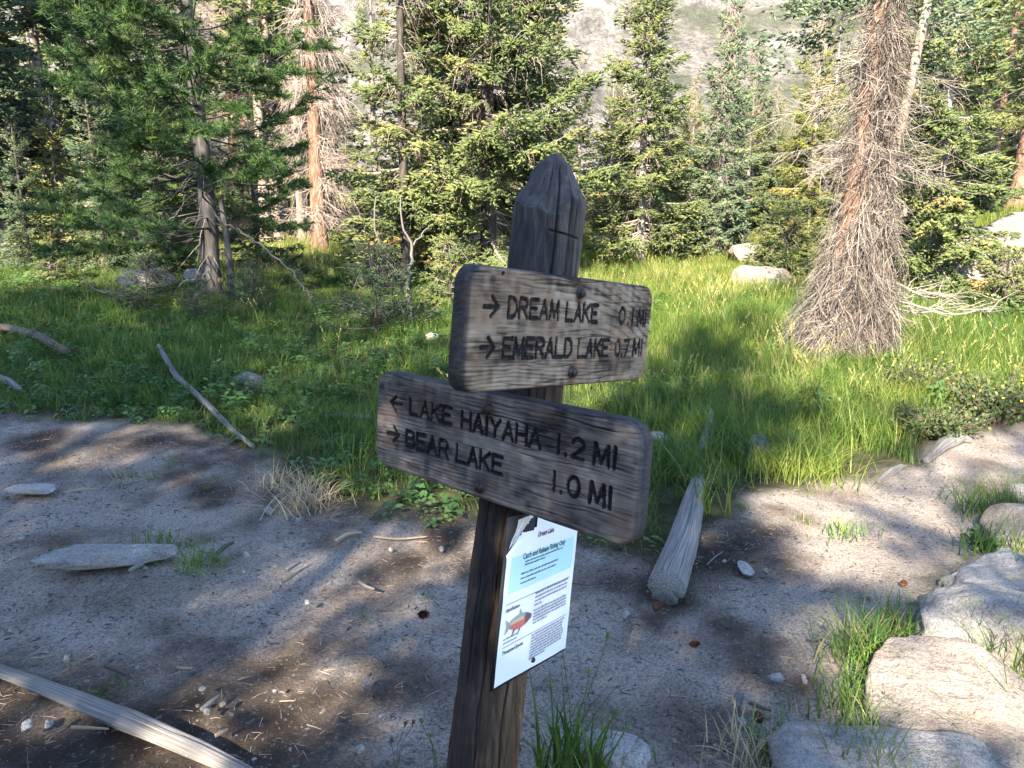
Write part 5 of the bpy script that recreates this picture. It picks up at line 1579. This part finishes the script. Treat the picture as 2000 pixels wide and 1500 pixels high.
# long bare bough hanging down right of the pine
def bough(label, pts, dep, r0, seed):
    rng = np.random.default_rng(seed)
    R0 = ray([p[0] for p in pts], [p[1] for p in pts])
    W = np.array([r * (d / r[1]) for r, d in zip(R0, dep)]) + np.array([0, 0, CAM_H])
    K = 40; u = np.linspace(0, len(W) - 1, K)
    C = np.stack([np.interp(u, np.arange(len(W)), W[:, i]) for i in range(3)], -1) + rng.normal(0, .012, (K, 3))
    o = C[-1].copy(); mb = MB()
    V, Q, _ = tubes((C - o)[None], np.linspace(r0, .004, K)[None], 6); mb.add(V, Q, None, .6)
    n = 60
    i = rng.integers(8, K, n); d = norm(norm(C[-1] - C[0]) + rng.normal(0, .8, (n, 3))); ln = rng.uniform(.08, .35, n)
    a = C[i] - o
    V, Q, _ = tubes(np.stack([a, a + d * (ln * .5)[:, None] + rng.normal(0, .015, (n, 3)), a + d * ln[:, None]], 1), np.stack([0 * ln + .004, 0 * ln + .003, 0 * ln + .001], 1), 3)
    mb.add(V, Q, None, .7)
    obj('dead_bough', mb.mesh('dead_bough', M['twig_dark']), label=label, cat='branch', loc=tuple(o))
bough('long bare dead bough sloping into the grass right of the pine trunk', [(430, 430), (500, 470), (570, 530), (610, 585), (628, 625)], [11.8, 11.3, 10.8, 10.5, 10.4], .018, 4)
bough('bare curved dead bough lying low left of the pine trunk', [(155, 540), (195, 570), (250, 578), (350, 586), (395, 565)], [10.6, 10.6, 10.7, 11.2, 11.8], .014, 6)

# pine cones
def cone_obj(px, py, lab, s=1.0):
    mb = MB(); rng = np.random.default_rng(int(px))
    for r in range(9):
        for k in range(8):
            a = k * .785 + r * .4; t = r / 8
            rad = .018 * math.sin(.35 + 2.5 * t) * s; z = .05 * t * s
            c = np.array([rad * math.cos(a), rad * math.sin(a), z]); d = np.array([math.cos(a), math.sin(a), .35])
            sd = np.array([-math.sin(a), math.cos(a), 0]) * .007 * s; up = np.array([0, 0, .004 * s])
            V = np.array([c - d * .01 * s - sd, c - d * .01 * s + sd, c + d * .008 * s + up - sd * .5, c + d * .008 * s + up + sd * .5])
            mb.add(V, [(0, 1, 3, 2)], None, rng.uniform(.1, .9))
    p = at(px, py)
    o = obj('pine_cone', mb.mesh('pine_cone', M['cone']), label=lab, cat='pine cone', loc=(p[0], p[1], p[2] + .012))
    o.rotation_euler = (1.4, .2, px)
M['cone'] = leaf_mat('cone_scales', [(0, (.04, .016, .011)), (1, (.15, .06, .032))], 0, .6)
cone_obj(1346, 1264, 'reddish pine cone lying in the middle of the trail', .7)
cone_obj(818, 1205, 'dark pine cone on the dirt left of the post', .8)
cone_obj(1278, 1196, 'brown pine cone below the sawn end of the log', .8)
cone_obj(1765, 1142, 'reddish pine cone beside the flat grey boulder', .6)
cone_obj(1486, 1418, 'dark pine cone on the trail near the bottom boulder', .7)

# ------------------------------------------------------------------ grasses and small plants
def clump(seed, n, h, spread, w, droop=.5, K=5, lean=.35, hvar=.5):
    rng = np.random.default_rng(seed)
    a = rng.uniform(0, 6.283, n)
    b = np.stack([rng.normal(0, spread, n), rng.normal(0, spread, n), -.01 + 0 * a], -1)
    out = np.stack([np.cos(a), np.sin(a), 0 * a], -1)
    L = h * rng.uniform(1 - hvar, 1.1, n); ln = rng.uniform(.05, lean, n); dr = rng.uniform(.2, 1, n) * droop
    t = np.linspace(0, 1, K)
    P = b[:, None] + out[:, None] * (L[:, None] * (ln[:, None] * t + dr[:, None] * t ** 2.4))[..., None]
    P[..., 2] += L[:, None] * (t - .42 * dr[:, None] * t ** 2.6)
    side = np.stack([-np.sin(a + rng.normal(0, .5, n)), np.cos(a), 0 * a], -1)
    W = (w * rng.uniform(.6, 1.2, n))[:, None] * (1 - t ** 1.8 * .95)[None] * .5
    V, Q = ribbons(P, W, norm(side))
    tint = np.repeat(np.clip(rng.normal(.45, .26, n), 0, 1), K * 2)
    return V, Q, tint
def clump_mesh(mat, *a, **k):
    V, Q, t = clump(*a, **k)
    return mesh('blades', V, Q, M[mat], {'tint': t}, True)
def herb_mesh(seed, n, size, h, mat='herb'):
    rng = np.random.default_rng(seed)
    Vs, Qs, Ts, c = [], [], [], 0
    for i in range(n):
        a = rng.uniform(0, 6.283); el = rng.uniform(.1, .9); ln = size * rng.uniform(.6, 1.2)
        b = np.array([rng.normal(0, .03), rng.normal(0, .03), rng.uniform(.15, 1) * h])
        d = np.array([math.cos(a) * math.cos(el), math.sin(a) * math.cos(el), math.sin(el) * .6])
        s = np.array([-math.sin(a), math.cos(a), 0]); n_ = np.cross(d, s)
        pts = []
        for u, w in ((0, .04), (.3, .24), (.65, .22), (1, .01)):
            q = b + d * ln * u - np.array([0, 0, .25 * ln * u * u])
            pts += [q - s * ln * w, q + s * ln * w]
        V = np.array(pts); V[0::2] -= n_ * -.04 * ln; V[1::2] -= n_ * -.04 * ln
        Vs.append(V); Qs += [(c + k, c + k + 1, c + k + 3, c + k + 2) for k in (0, 2, 4)]
        Ts += [np.clip(rng.normal(.5, .2), 0, 1)] * 8; c += 8
    return mesh('leaves', np.concatenate(Vs), np.array(Qs), M[mat], {'tint': np.array(Ts)}, True)

def scatter(name, pts, rot, scl, meshes, label=None, kind='stuff'):
    """one object that instances small meshes on its points"""
    pts = np.asarray(pts, np.float32)
    me = bpy.data.meshes.new(name)
    me.vertices.add(len(pts)); me.vertices.foreach_set('co', pts.ravel())
    rng = np.random.default_rng(len(pts))
    for nm, typ, arr, fld in (('rot', 'FLOAT_VECTOR', rot, 'vector'), ('scl', 'FLOAT', scl, 'value'), ('idx', 'INT', rng.integers(0, len(meshes), len(pts)), 'value')):
        a = me.attributes.new(nm, typ, 'POINT')
        a.data.foreach_set(fld, np.ascontiguousarray(arr, np.int32 if typ == 'INT' else np.float32).ravel())
    o = obj(name, me, kind=kind)
    if label: o['label'] = label
    ng = bpy.data.node_groups.new(name, 'GeometryNodeTree')
    ng.interface.new_socket('Geometry', in_out='INPUT', socket_type='NodeSocketGeometry')
    ng.interface.new_socket('Geometry', in_out='OUTPUT', socket_type='NodeSocketGeometry')
    gi, go = ng.nodes.new('NodeGroupInput'), ng.nodes.new('NodeGroupOutput')
    iop = ng.nodes.new('GeometryNodeInstanceOnPoints')
    join = ng.nodes.new('GeometryNodeJoinGeometry')
    for m_ in meshes:
        src = bpy.data.objects.new(name + '_piece', m_)
        oi = ng.nodes.new('GeometryNodeObjectInfo'); oi.inputs['Object'].default_value = src
        g2i = ng.nodes.new('GeometryNodeGeometryToInstance')
        ng.links.new(oi.outputs['Geometry'], g2i.inputs[0])
        ng.links.new(g2i.outputs[0], join.inputs[0])
    def na(nm, typ):
        n = ng.nodes.new('GeometryNodeInputNamedAttribute'); n.data_type = typ; n.inputs['Name'].default_value = nm
        return n.outputs['Attribute']
    e2r = ng.nodes.new('FunctionNodeEulerToRotation')
    ng.links.new(na('rot', 'FLOAT_VECTOR'), e2r.inputs[0])
    ng.links.new(gi.outputs[0], iop.inputs['Points'])
    ng.links.new(join.outputs[0], iop.inputs['Instance'])
    iop.inputs['Pick Instance'].default_value = True
    ng.links.new(na('idx', 'INT'), iop.inputs['Instance Index'])
    ng.links.new(e2r.outputs[0], iop.inputs['Rotation'])
    ng.links.new(na('scl', 'FLOAT'), iop.inputs['Scale'])
    ng.links.new(iop.outputs[0], go.inputs[0])
    md = o.modifiers.new('scatter', 'NODES'); md.node_group = ng
    return o

rng = np.random.default_rng(1234)
def cand(n, ymin, ymax, half=.86):
    """random ground positions inside the view wedge, evenly per area"""
    y = np.sqrt(rng.uniform(ymin ** 2, ymax ** 2, n)); x = rng.uniform(-half, half, n) * (y + .6)
    return x, y
def put(name, x, y, keep, smin, smax, meshes, label, tilt=.15):
    x, y = x[keep], y[keep]; n = len(x)
    z = H(x, y)
    rot = np.stack([rng.normal(0, tilt, n), rng.normal(0, tilt, n), rng.uniform(0, 6.283, n)], -1)
    s = rng.uniform(smin, smax, n) if np.ndim(smin) == 0 else rng.uniform(smin[keep], smax[keep])
    scatter(name, np.stack([x, y, z], -1), rot, s, meshes, label)

def tallness(x, y):
    q = x / np.maximum(y, .1)
    right = sstep(.13, .24, q + .04 * n2(x, y, 1.2, 61))
    back = sstep(12.5, 15, y) * sstep(-.42, -.3, q)
    return np.maximum(right, .6 * back)
short = [clump_mesh('grass', 500 + i, 28, .105, .05, .005, .55, 4, .5) for i in range(4)]
tall = [clump_mesh('tall_grass', 520 + i, 28, .29, .06, .0048, .55, 5, .4) for i in range(4)]
tallg = [clump_mesh('grass', 540 + i, 26, .34, .055, .007, .6, 5, .35) for i in range(3)]
herbs = [herb_mesh(560 + i, 14, .05, .07) for i in range(3)]
herbs_big = [herb_mesh(570 + i, 22, .065, .20) for i in range(3)]

def edge_keep(x, y, lo=-.05, hi=.45):
    md = meadow_d(x, y) + .22 * n2(x, y, 1.6, 21, 2) + .10 * n2(x, y, 6, 22, 2)
    return rng.uniform(size=x.shape) < sstep(lo, hi, md)
# short green grass
x, y = cand(52000, 3.2, 24)
fade = np.clip(1.25 - y / 22, .25, 1)
put('short_grass', x, y, edge_keep(x, y) & (rng.uniform(size=x.shape) < (1 - .7 * tallness(x, y)) * fade * (.55 + .6 * n2(x, y, .8, 63, 2) + .3)), .6, 1.35, short, 'short green meadow grass around the signpost')
# leafy ground cover at the left
x, y = cand(30000, 3.2, 20)
put('ground_cover', x, y, edge_keep(x, y, -.2, .3) & (rng.uniform(size=x.shape) < (1 - tallness(x, y)) * (.45 + .7 * n2(x, y, .9, 65, 2)) * np.clip(1.3 - y / 16, .2, 1)), .6, 1.3, herbs, 'low broad leaved herbs among the left meadow grass', .3)
# tall grass at the right and far left
x, y = cand(34000, 4.2, 26)
T_ = tallness(x, y)
put('tall_grass', x, y, edge_keep(x, y, .1, .7) & (rng.uniform(size=x.shape) < T_ * (.6 + .5 * n2(x, y, .5, 67, 2)) * np.clip(1.4 - y / 26, .3, 1)), .55, 1.25, tall, 'tall bright grass between the sign and the skirted tree')
dry = [clump_mesh('dry_grass', 580 + i, 22, .30, .06, .004, .6, 5, .45) for i in range(3)]
x, y = cand(16000, 4.2, 24)
put('dry_grass', x, y, edge_keep(x, y, .05, .6) & (rng.uniform(size=x.shape) < tallness(x, y) * (.12 + .75 * sstep(-.1, .4, n2(x, y, .55, 75, 2)))), .5, 1.15, dry, 'yellowing dry grass patches in the sunny meadow')
def seed_mesh(seed):
    r = np.random.default_rng(seed); mb = MB()
    for k in range(4):
        a = r.uniform(0, 6.28); h = r.uniform(.35, .55); o_ = r.normal(0, .05, 2)
        C = np.array([[o_[0], o_[1], 0], [o_[0] + .05 * math.cos(a), o_[1] + .05 * math.sin(a), h * .6], [o_[0] + .14 * math.cos(a), o_[1] + .14 * math.sin(a), h]])
        V, Q, _ = tubes(C[None], np.array([[.0014, .0011, .0008]]), 3); mb.add(V, Q, None, .4)
        n = 14; u = r.uniform(0, 1, n)
        c = C[2] - (C[2] - C[1]) * (u * .4)[:, None]
        V, T = cones(c, norm(r.normal(0, .35, (n, 3)) + (C[2] - C[1]) * 4), r.uniform(.015, .03, n), r.uniform(.002, .004, n)); mb.add(V, None, T, .7)
    return mb.mesh('seed_heads', M['dry_grass'])
seeds = [seed_mesh(590 + i) for i in range(3)]
x, y = cand(5200, 4.2, 20)
put('seed_grass', x, y, edge_keep(x, y, .1, .6) & (rng.uniform(size=x.shape) < (.12 + .5 * tallness(x, y)) * sstep(-.3, .4, n2(x, y, .7, 77, 2))), .6, 1.2, seeds, 'thin seeding grass stalks standing over the meadow')
x, y = cand(16000, 3.4, 12)
put('rank_grass', x, y, edge_keep(x, y, .05, .6) & (rng.uniform(size=x.shape) < tallness(x, y) * .55 + .10), .5, 1.15, tallg, 'dark green rank grass behind the cut log and the trail bend')
x, y = cand(9000, 4, 16)
put('tall_herbs', x, y, edge_keep(x, y, .2, .8) & (rng.uniform(size=x.shape) < .10 + .30 * sstep(.5, .7, n2(x, y, .6, 69) + .5)), .6, 1.2, herbs_big, 'taller leafy herbs scattered through the meadow', .2)
# sparse blades on the worn fringe
x, y = cand(5200, 2.2, 6.5)
md_ = meadow_d(x, y)
put('sparse_grass', x, y, (md_ < .1) & (md_ > -1.3) & (bank_d(x, y) < 0) & (rng.uniform(size=x.shape) < (.5 - .45 * sstep(.3, .8, x)) * sstep(-1.3, 0, md_) * sstep(.05, .5, n2(x, y, 1.7, 71, 2))), .35, .75, short, 'sparse worn grass on the dirt fringe')
# grass between the boulders
x, y = cand(7000, 1.6, 7)
bd_ = bank_d(x, y)
put('bank_grass', x, y, (bd_ > .0) & (bd_ < 1.6) & (rng.uniform(size=x.shape) < .34 * sstep(-.1, .4, n2(x, y, 2.2, 73) + .1)), .4, .9, tallg, 'grass growing between the boulders by the trail')

# litter and gravel on the dirt
def pebble(seed, mat):
    V, F = ico(1); r = np.random.default_rng(seed)
    X = V * (1 + r.normal(0, .16, V.shape)) * np.array([1, .75, .5])
    return mesh('pebble', X, None, M[mat], None, False, F)
pebs = [pebble(i, mt) for i, mt in enumerate(['stone', 'granite', 'granite_warm', 'granite', 'granite_blue'])]
x, y = cand(60000, 1.5, 8)
md_ = meadow_d(x, y)
dn = n2(x, y, 1.3, 81, 2)
big_ = rng.uniform(size=x.shape) < .04
put('gravel', x, y, (md_ < -.02) & (bank_d(x, y) < .1) & (rng.uniform(size=x.shape) < np.clip(.5 + dn, .12, 1)), .0022 + .005 * big_, .0070 + .006 * big_, pebs, 'fine gravel strewn over the trail', .4)
def litter(seed, ln, r, mat):
    g = np.random.default_rng(seed)
    C = np.array([[-ln / 2, 0, 0], [0, g.normal(0, .1) * ln, .002], [ln / 2, g.normal(0, .1) * ln, 0]])
    V, Q, _ = tubes(C[None], np.array([[r, r * .9, r * .4]]), 3)
    return mesh('litter', V, Q, M[mat], {'tint': np.full(len(V), g.uniform(.1, .9))})
lits = [litter(1, .022, .0010, 'twig_dark'), litter(2, .03, .0012, 'twig_brown'), litter(3, .045, .0016, 'twig_dark'), litter(4, .028, .0010, 'twig_brown'), litter(5, .018, .0022, 'twig_dark'), litter(6, .02, .0026, 'twig_dark'), litter(7, .05, .0014, 'twig_brown')]
x, y = cand(42000, 1.5, 7.5)
md_ = meadow_d(x, y)
put('needle_litter', x, y, (md_ < .1) & (bank_d(x, y) < .2) & (rng.uniform(size=x.shape) < np.clip(.6 + .9 * n2(x, y, 1.1, 83, 2) - .25 * (x > .6), .12, 1)), .6, 1.5, lits, 'fallen needles and bark bits on the dirt', .12)

# single tufts and weeds one can point at
def tuft(px, py, lab, n=70, hpx=90, wpx=.012, spread=.05, mat='tuft', droop=.7, lean=.5, seed=None, cat='grass tuft', K=6, name='grass_tuft'):
    p = at(px, py); h = psize(hpx, p)
    V, Q, t = clump(seed or int(px + py), n, h, spread, wpx, droop, K, lean)
    return obj(name, mesh('blades', V, Q, M[mat], {'tint': t}, True), label=lab, cat=cat, loc=tuple(p))
tuft(1105, 1500, 'fresh green long bladed grass tuft at the right foot of the post', 60, 190, .012, .05, 'grass', .5, .35)
tuft(1165, 1510, 'smaller green grass tuft before the white rock right of the post', 45, 110, .010, .05, 'grass', .6, .5)
tuft(1690, 1290, 'dense drooping grass tuft hanging over the left side of the large pale boulder', 230, 120, .006, .07, 'tuft', .9, .55)
tuft(1740, 1235, 'yellowish upper part of the grass tuft row along the boulder bank', 160, 85, .006, .07, 'tuft', .8, .5)
tuft(1690, 1385, 'dark green grass tuft in the gap between the two lowest boulders', 200, 80, .006, .09, 'grass', .8, .6)
tuft(1480, 1485, 'dry brownish grass tuft at the left side of the bottom boulder', 170, 75, .005, .08, 'straw', .8, .7)
tuft(1530, 1470, 'half green grass tuft against the bottom boulder', 120, 70, .005, .06, 'tuft', .8, .6)
tuft(1945, 1000, 'green grass tuft on the bank above the tan boulder', 220, 70, .006, .12, 'grass', .8, .5)
tuft(1975, 1440, 'grass tuft at the right picture edge between two boulders', 170, 90, .006, .08, 'tuft', .8, .5)
tuft(1880, 1440, 'dry sparse grass on the soil right of the bottom boulder', 130, 50, .005, .10, 'straw', .8, .7)
tuft(1840, 1215, 'thin dry grass fringe on top of the large pale boulder', 110, 40, .004, .10, 'tuft', .8, .7)
tuft(392, 1105, 'sunlit yellow grass tuft right of the long pale slab', 150, 52, .005, .06, 'tuft', .9, .8)
tuft(600, 985, 'flattened straw coloured dry grass clump at the meadow edge', 240, 60, .005, .09, 'straw', 1.1, 1.2)
tuft(550, 945, 'smaller pale straw clump left of the flattened one', 140, 45, .005, .09, 'straw', 1.1, 1.2)
tuft(310, 1062, 'small green grass tuft growing on the long pale slab', 60, 36, .006, .05, 'grass', .8, .7)
tuft(130, 1085, 'little green sprig under the left end of the long pale slab', 35, 28, .006, .04, 'grass', .8, .7)
tuft(190, 1352, 'tiny mossy green tuft beside the grey plank log', 70, 16, .006, .04, 'grass', .8, 1.0)
tuft(1650, 1040, 'grass at the near side of the far trail bend', 80, 40, .006, .06, 'tuft', .8, .5)
tuft(1590, 930, 'long flattened grass sheaf at the trail edge before the small root', 240, 95, .006, .14, 'tall_grass', .9, .7)
tuft(1500, 925, 'bright grass clump at the trail edge left of the flattened sheaf', 200, 90, .006, .14, 'tall_grass', .7, .5)
tuft(1420, 880, 'tall grass clump right beside the rotten stub', 150, 110, .007, .12, 'grass', .6, .4)
def stalks(px, py, lab, tops, head='dark', name='seed_stalk'):
    p = at(px, py); mb = MB(); s = psize(1, p)
    for k, (dx, hh) in enumerate(tops):
        h = hh * s * 1.05; x = dx * s
        C = np.array([[x * .1, .01 * k, -.01], [x * .35, .01 * k, h * .5], [x * .85, .015 * k, h * .85], [x, .02 * k, h]])
        V, Q, _ = tubes(C[None], np.array([[.0014, .0012, .001, .0007]]), 4); mb.add(V, Q, None, .25)
        if head:
            n = 26; r = np.random.default_rng(k + int(px))
            u = r.uniform(.0, 1, n)
            c = C[3] - (C[3] - C[2]) * (u * .35)[:, None]
            V, T = cones(c, norm(r.normal(0, .6, (n, 3)) + np.array([.2, 0, .8])), r.uniform(.006, .014, n), r.uniform(.0018, .003, n)); mb.add(V, None, T, .1 if head == 'dark' else .7)
    obj(name, mb.mesh(name, M['twig_brown'] if head == 'dark' else M['tuft']), label=lab, cat='weed', loc=tuple(p))
stalks(770, 1500, 'two thin stalks with dark seed heads left of the post', [(25, 95), (38, 88), (-8, 40)])
stalks(55, 1500, 'single dark headed stalk in the bottom left corner', [(4, 40)])
stalks(1120, 1495, 'tall grass stalk with a drooping brown panicle right of the notice', [(60, 270), (-25, 250), (30, 180), (-45, 140)], 'pale')
stalks(855, 1500, 'thin green stalk close to the left side of the post', [(-30, 100), (-15, 60)], 'pale')

def bush(px, py, lab, wpx, hpx, n, size, mat, seed, flowers=0):
    p = at(px, py); s = psize(1, p); r = np.random.default_rng(seed)
    w, h = wpx * s, hpx * s
    mb, st = MB(), MB()
    m = n // 14
    a = r.uniform(0, 6.283, m); q = r.uniform(.15, 1, m) ** .6
    tip = np.stack([np.cos(a) * q * w / 2, np.sin(a) * q * w * .35, h * r.uniform(.35, 1, m) * (1.15 - .5 * q)], -1)
    base = tip * np.array([.15, .15, 0]) - np.array([0, 0, .02])
    mid = (base + tip) / 2 + np.stack([0 * a, 0 * a, .1 * h + 0 * a], -1)
    V, Q, _ = tubes(np.stack([base, mid, tip], 1), np.stack([0 * a + .004, 0 * a + .003, 0 * a + .0015], 1), 4); st.add(V, Q, None, .3)
    i = r.integers(0, m, n); u = r.uniform(.3, 1.05, n)[:, None]
    c = np.where(u < .5, base[i] + (mid[i] - base[i]) * u * 2, mid[i] + (tip[i] - mid[i]) * (u * 2 - 1)) + r.normal(0, .02, (n, 3))
    d = norm(r.normal(0, 1, (n, 3)) + np.array([0, -.2, .5])); sd = norm(np.cross(d, r.normal(0, 1, (n, 3))))
    L = size * r.uniform(.6, 1.3, n)[:, None]
    V = np.stack([c, c + d * L * .5 - sd * L * .3, c + d * L, c + d * L * .5 + sd * L * .3], 1).reshape(-1, 3)
    mb.add(V, np.arange(n * 4).reshape(-1, 4), None, np.repeat(np.clip(r.normal(.5, .22, n), 0, 1), 4))
    t = thing('leafy_bush', lab, 'bush', tuple(p))
    obj('stems', st.mesh('stems', M['twig_brown']), t); obj('leaves', mb.mesh('leaves', M[mat]), t)
    if flowers:
        fb = MB(); k = r.integers(0, m, flowers)
        c = tip[k] + r.normal(0, .02, (flowers, 3)) + np.array([0, 0, .02])
        for e in range(5):
            dd = norm(r.normal(0, 1, (flowers, 3)) + np.array([0, 0, .6])); V, T = cones(c, dd, np.full(flowers, .016), np.full(flowers, .006)); fb.add(V, None, T, .5)
        obj('flowers', fb.mesh('flowers', M['yellow']), t)
M['yellow'] = leaf_mat('yellow_petals', [(0, (.6, .42, .03)), (1, (.75, .6, .08))], .2)
M['bush_leaf'] = leaf_mat('bush_leaves', [(0, (.02, .04, .014)), (.5, (.06, .095, .03)), (1, (.15, .17, .07))], .3)
bush(1830, 855, 'low leafy bush at the far trail bend', 200, 80, 1700, .032, 'bush_leaf', 3)
bush(1935, 830, 'leafy bush with a few yellow flowers at the right edge behind the trail', 190, 120, 1900, .036, 'bush_leaf', 5, 30)
bush(1800, 775, 'taller weedy bush right of the foot of the skirted tree', 210, 90, 1500, .03, 'bush_leaf', 7, 16)
bush(1915, 1075, 'small leafy weed before the tan boulder', 70, 50, 320, .03, 'herb', 9)
bush(1985, 640, 'dark low bush right of the small spruce sapling', 160, 80, 1500, .04, 'herb', 13)

# ------------------------------------------------------------------ far trees dotted over the mountainside
def far_tree(seed):
    r = np.random.default_rng(seed)
    mb = MB()
    V, Q, _ = tubes(np.array([[[0, 0, -.5], [0, 0, 6.5]]]), np.array([[.14, .02]]), 4); mb.add(V, Q, None, .2)
    n = 420
    t = r.uniform(.06, 1, n) ** .8; a = r.uniform(0, 6.283, n); R_ = 1.35 * (1 - t) + .08
    c = np.stack([np.cos(a) * R_ * .35, np.sin(a) * R_ * .35, t * 7], -1)
    d = norm(np.stack([np.cos(a), np.sin(a), r.uniform(-.5, .3, n)], -1))
    V, T = cones(c, d, R_ * r.uniform(.5, .9, n) + .15, r.uniform(.10, .2, n)); mb.add(V, None, T, np.repeat(np.clip(r.normal(.4, .2, n), 0, 1), 4))
    return mb.mesh('far_tree', M['spruce'])
fars = [far_tree(i) for i in range(3)]
g = np.random.default_rng(99)
n = 9000
r_ = 85 + 420 * g.uniform(0, 1, n) ** 1.5; a_ = np.radians(g.uniform(-46, 46, n))
x, y = r_ * np.sin(a_), r_ * np.cos(a_)
veg = n2(x, y, .03, 91, 3) + .40 * sstep(.46, .62, a_) - .03 + .12 * sstep(-.1, -.4, a_)
kp = g.uniform(size=n) < .9 * sstep(.12, .42, veg)
x, y, r_, a_ = x[kp], y[kp], r_[kp], a_[kp]
z = mountain_h(a_, r_)
scatter('mountain_forest', np.stack([x, y, z - .2], -1), np.stack([0 * x, 0 * x, g.uniform(0, 6.28, len(x))], -1), g.uniform(.45, 1.1, len(x)), fars, 'far conifers dotted over the pale mountainside')
